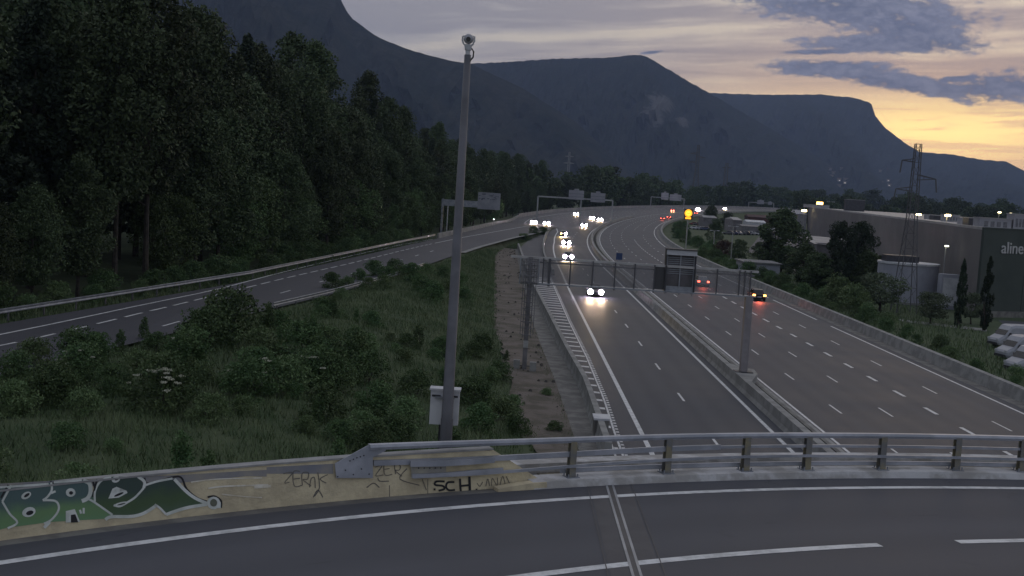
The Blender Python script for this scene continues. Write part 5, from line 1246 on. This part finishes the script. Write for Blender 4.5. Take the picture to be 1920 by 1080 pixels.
# grass on the mound and verges
def grass(name, n, fx, hgt, w, m, seed):
    rs = np.random.RandomState(seed); P = []
    while len(P) < n:
        x, y = fx(rs)
        if x is None: continue
        P.append((x, y, ground(x, y)))
    P = np.array(P); n = len(P); h = hgt * rs.uniform(.4, 1.3, n) * (.6 + .8 * (np.sin(P[:, 0] * .9) * np.cos(P[:, 1] * .6) * .5 + .5)); a = rs.uniform(0, 6.28, n); l = rs.uniform(.2, 1.1, n) * h
    dx_, dy_ = np.cos(a), np.sin(a); ww = w * rs.uniform(.6, 1.4, n)
    v0 = P + np.stack([-dy_ * ww, dx_ * ww, -.03 + 0 * h], 1); v1 = P + np.stack([dy_ * ww, -dx_ * ww, -.03 + 0 * h], 1); v2 = P + np.stack([dx_ * l, dy_ * l, h], 1)
    V = np.stack([v0, v1, v2], 1).reshape(-1, 3); me = bpy.data.meshes.new(name); me.vertices.add(3 * n); me.vertices.foreach_set('co', V.ravel()); me.loops.add(3 * n); me.loops.foreach_set('vertex_index', np.arange(3 * n))
    me.polygons.add(n); me.polygons.foreach_set('loop_start', np.arange(0, 3 * n, 3)); me.polygons.foreach_set('loop_total', np.full(n, 3)); me.update(calc_edges=True); me.materials.append(m)
    o = bpy.data.objects.new(name, me); COL.objects.link(o); o['kind'] = 'stuff'; return o
def mound(rs):
    y = 22 + 270 * rs.rand() ** 1.9; x = rs.uniform(max(-32, interp(y, *RR) + .8), 1.0)
    if math.hypot(x - CX, y - CY) < 44.9: return None, None
    x = min(x, 1.0 + max(0, y - 240) * .1)
    if 50 < y < 241 and x > eL(y) - .1: return None, None
    return x, y
grass('mound_grass', 190000, mound, .40, .017, BLADE, 1)
def verge(rs):
    y = 55 + 190 * rs.rand() ** 1.3; x = 37.5 + curve(y) + rs.uniform(0, 16)
    return x, y
grass('verge_grass', 26000, verge, .55, .035, BLADE, 2)
def rampv(rs):
    y = 60 + 170 * rs.rand(); return interp(y, *RL) - rs.uniform(-.2, 3.0), y
grass('ramp_verge_grass', 14000, rampv, .4, .03, BLADE, 3)
def stripv(rs):
    y = 58 + 120 * rs.rand() ** 1.5; c_ = rs.rand()
    x = pL(y) - abs(rs.normal(0, .35)) if c_ < .5 else eL(y) + abs(rs.normal(0, .5)); return (x, y) if x < pL(y) else (None, None)
grass('weeds', 6000, stripv, .25, .02, BLADE, 4)

# ------------------------------------------------------------------ mountains
def mountain(name, ridge, D, seed, m, front=.55, rough=1.0, base=-30):
    xs = np.linspace(ridge[0][0], ridge[-1][0], 220); yy_ = np.interp(xs, [p[0] for p in ridge], [p[1] for p in ridge]); rs = np.random.RandomState(seed)
    nz = lambda a, b_: math.sin(a * 1.3 + seed) * math.cos(b_ * 1.9 + a * .7) + .5 * math.sin(a * 3.7 + b_ * 3.1) + .25 * math.sin(a * 9.1 - b_ * 7.3 + 1) + .12 * math.sin(a * 23 + b_ * 17)
    V = []; T = [0, .05, .1, .16, .22, .28, .34, .4, .46, .52, .58, .64, .70, .76, .82, .88, .93, .97, 1.0, 1.12, 1.4]
    for px, py in zip(xs, yy_):
        py = py + rs.uniform(-.9, .9) * rough; R_ = ray(px, py); az_ = math.atan2(R_[0], R_[1]); te = R_[2] / math.hypot(R_[0], R_[1])
        for t in T:
            if t <= 1:
                d_ = D * lerp(front, 1, t); zr = CAMH + te * D; prof = t ** 1.25; z = lerp(base, zr, prof)
                k = math.sin(math.pi * t) ** .7; d_ += D * .035 * k * nz(az_ * 26, t * 3.2); z += zr * .035 * k * nz(az_ * 40 + 3, t * 5)
                z = min(z, CAMH + te * d_ * (.995 if t < .97 else 1))
            else: d_ = D * t; z = (CAMH + te * D) * (1.0 - (t - 1) * 2.2)
            V.append((math.sin(az_) * d_, math.cos(az_) * d_, z))
    nT = len(T); F = [(i * nT + k, (i + 1) * nT + k, (i + 1) * nT + k + 1, i * nT + k + 1) for i in range(len(xs) - 1) for k in range(nT - 1)]
    b = MB(); b.v = V; b.f = F; return b.build(name, m, smooth=False, kind='structure')
def mtmat(name, a, b_, rock=None, rc=None, rr_=100):
    m = bpy.data.materials.new(name); m.use_nodes = True; t = m.node_tree; b = t.nodes['Principled BSDF']; b.inputs['Roughness'].default_value = 1; b.inputs['Specular IOR Level'].default_value = 0
    v = t.nodes.new('ShaderNodeNewGeometry').outputs['Position']; nz = noise(t, v, .006, 8, .65); c = mixc(t, nz.smooth(.38, .62), a, b_)
    nf = noise(t, v, .03, 5, .7).smooth(.35, .65); c = mixc(t, nf * .5, c, tuple(x * .3 for x in a))
    if rock:
        for (cx_, cy_, cz_, rx) in rc:
            sp = t.nodes.new('ShaderNodeSeparateXYZ'); t.links.new(v, sp.inputs[0]); l_ = math.hypot(cx_, cy_)
            q1 = (E(t, sp.outputs[0]) - cx_) * (cy_ / l_) - (E(t, sp.outputs[1]) - cy_) * (cx_ / l_); q2 = E(t, sp.outputs[2]) - cz_
            dd = ((q1 * q1 + q2 * q2).pow(.5) / rx) + (noise(t, v, .022, 6, .7) - .5) * 2.6
            c = mixc(t, dd.smooth(.95, .55), c, rock)
    t.links.new(c, b.inputs['Base Color'])
    bn = t.nodes.new('ShaderNodeBump'); bn.inputs['Strength'].default_value = 1; bn.inputs['Distance'].default_value = 14; t.links.new(noise(t, v, .012, 8, .7).s, bn.inputs['Height']); t.links.new(bn.outputs[0], b.inputs['Normal'])
    return m
def on_mt(px, py, D, front, ridge, base=-30):
    ry = np.interp(px, [p[0] for p in ridge], [p[1] for p in ridge]); Rr = ray(px, ry); te = Rr[2] / math.hypot(Rr[0], Rr[1]); R0 = ray(px, py); t0 = R0[2] / math.hypot(R0[0], R0[1])
    best = min((abs((lerp(base, CAMH + te * D, t ** 1.25) - CAMH) / (D * lerp(front, 1, t)) - t0), t) for t in np.linspace(0, 1, 200))[1]
    d_ = D * lerp(front, 1, best); a = math.atan2(R0[0], R0[1]); return math.sin(a) * d_, math.cos(a) * d_, lerp(base, CAMH + te * D, best ** 1.25)
rC = [(1100, 200), (1250, 172), (1330, 174), (1440, 178), (1540, 177), (1600, 183), (1628, 191), (1637, 197), (1640, 215), (1660, 240), (1700, 270), (1725, 285), (1790, 290), (1820, 296), (1850, 300), (1888, 303), (1905, 312), (1920, 321), (2100, 380), (2600, 440)]
rB = [(500, 150), (700, 128), (885, 119), (940, 117), (1000, 113), (1040, 110), (1140, 108), (1170, 105), (1200, 103), (1215, 108), (1240, 122), (1290, 152), (1330, 175), (1400, 215), (1480, 262), (1560, 310), (1700, 400)]
rA = [(-900, -200), (-200, -260), (200, -160), (420, -120), (560, -60), (632, -22), (640, 2), (655, 30), (678, 48), (700, 64), (730, 79), (760, 90), (800, 103), (850, 115), (885, 121), (980, 165), (1080, 230), (1180, 320), (1250, 380)]
mountain('far_mountain', rC, 7000, 1, mtmat('mountain_far', (.035, .04, .035), (.045, .05, .04)), rough=.8)
rk = [on_mt(1240, 198, 5000, .6, rB), on_mt(1225, 222, 5000, .6, rB), on_mt(1280, 228, 5000, .6, rB)]
mountain('middle_mountain', rB, 5000, 2, mtmat('mountain_middle', (.030, .036, .030), (.042, .046, .038), (.12, .115, .11), [(*rk[0], 52), (*rk[1], 46), (*rk[2], 28)]), front=.6)
mountain('near_mountain', rA, 3400, 5, mtmat('mountain_near', (.028, .034, .028), (.050, .050, .040)), front=.62)
# village on the far slope
rr = random.Random(12)
bm_ = MB().box((0, 0, 4), (11, 9, 8)); hw_ = bpy.data.meshes.new('wall'); hw_.from_pydata(bm_.v, [], bm_.f); hw_.materials.append(mat('house_wall', (.30, .28, .26), (.2, .19, .18), .8, .1))
rb = MB().add([(-8, -6, 8), (8, -6, 8), (8, 6, 8), (-8, 6, 8), (-8, 0, 11), (8, 0, 11)], [(0, 1, 5, 4), (2, 3, 4, 5), (0, 4, 3), (1, 2, 5)]); rm_ = bpy.data.meshes.new('roof'); rm_.from_pydata(rb.v, [], rb.f); rm_.materials.append(mat('house_roof', (.12, .08, .06)))
wb_ = MB().box((0, -5.1, 4), (4, .3, 2.5)); wm_ = bpy.data.meshes.new('lit_window'); wm_.from_pydata(wb_.v, [], wb_.f); wm_.materials.append(TOWN)
for k in range(44):
    px, py = rr.uniform(1485, 1670), rr.uniform(316, 350); x, y, z = on_mt(px, py, 7000, .55, rC); s_ = .985
    t = thing('house', 'tiny pale house in the village on the lower far mountain slope', 'house', (x * s_, y * s_, CAMH + (z - CAMH) * s_ - 4), rr.uniform(-.6, .6), 'village houses on the far slope')
    for me in (hw_, rm_) + ((wm_,) if rr.random() < .45 else ()): o = bpy.data.objects.new(me.name.split('.')[0], me); COL.objects.link(o); o.parent = t

# ------------------------------------------------------------------ haze
hz = MB().box((800, 4700, 620), (18000, 12000, 1350)).build('haze', mat('haze_dummy', (1, 1, 1)), kind='stuff')
hm = bpy.data.materials.new('haze_air'); hm.use_nodes = True; t = hm.node_tree; t.nodes.clear(); o = t.nodes.new('ShaderNodeOutputMaterial'); pv = t.nodes.new('ShaderNodeVolumePrincipled')
pv.inputs['Color'].default_value = (.52, .65, 1.0, 1); pv.inputs['Density'].default_value = 7.5e-5; pv.inputs['Anisotropy'].default_value = .0
t.links.new(pv.outputs[0], o.inputs['Volume']); hz.data.materials[0] = hm
print('objects', len(bpy.data.objects), 'tris', sum(len(m.polygons) for m in bpy.data.meshes))
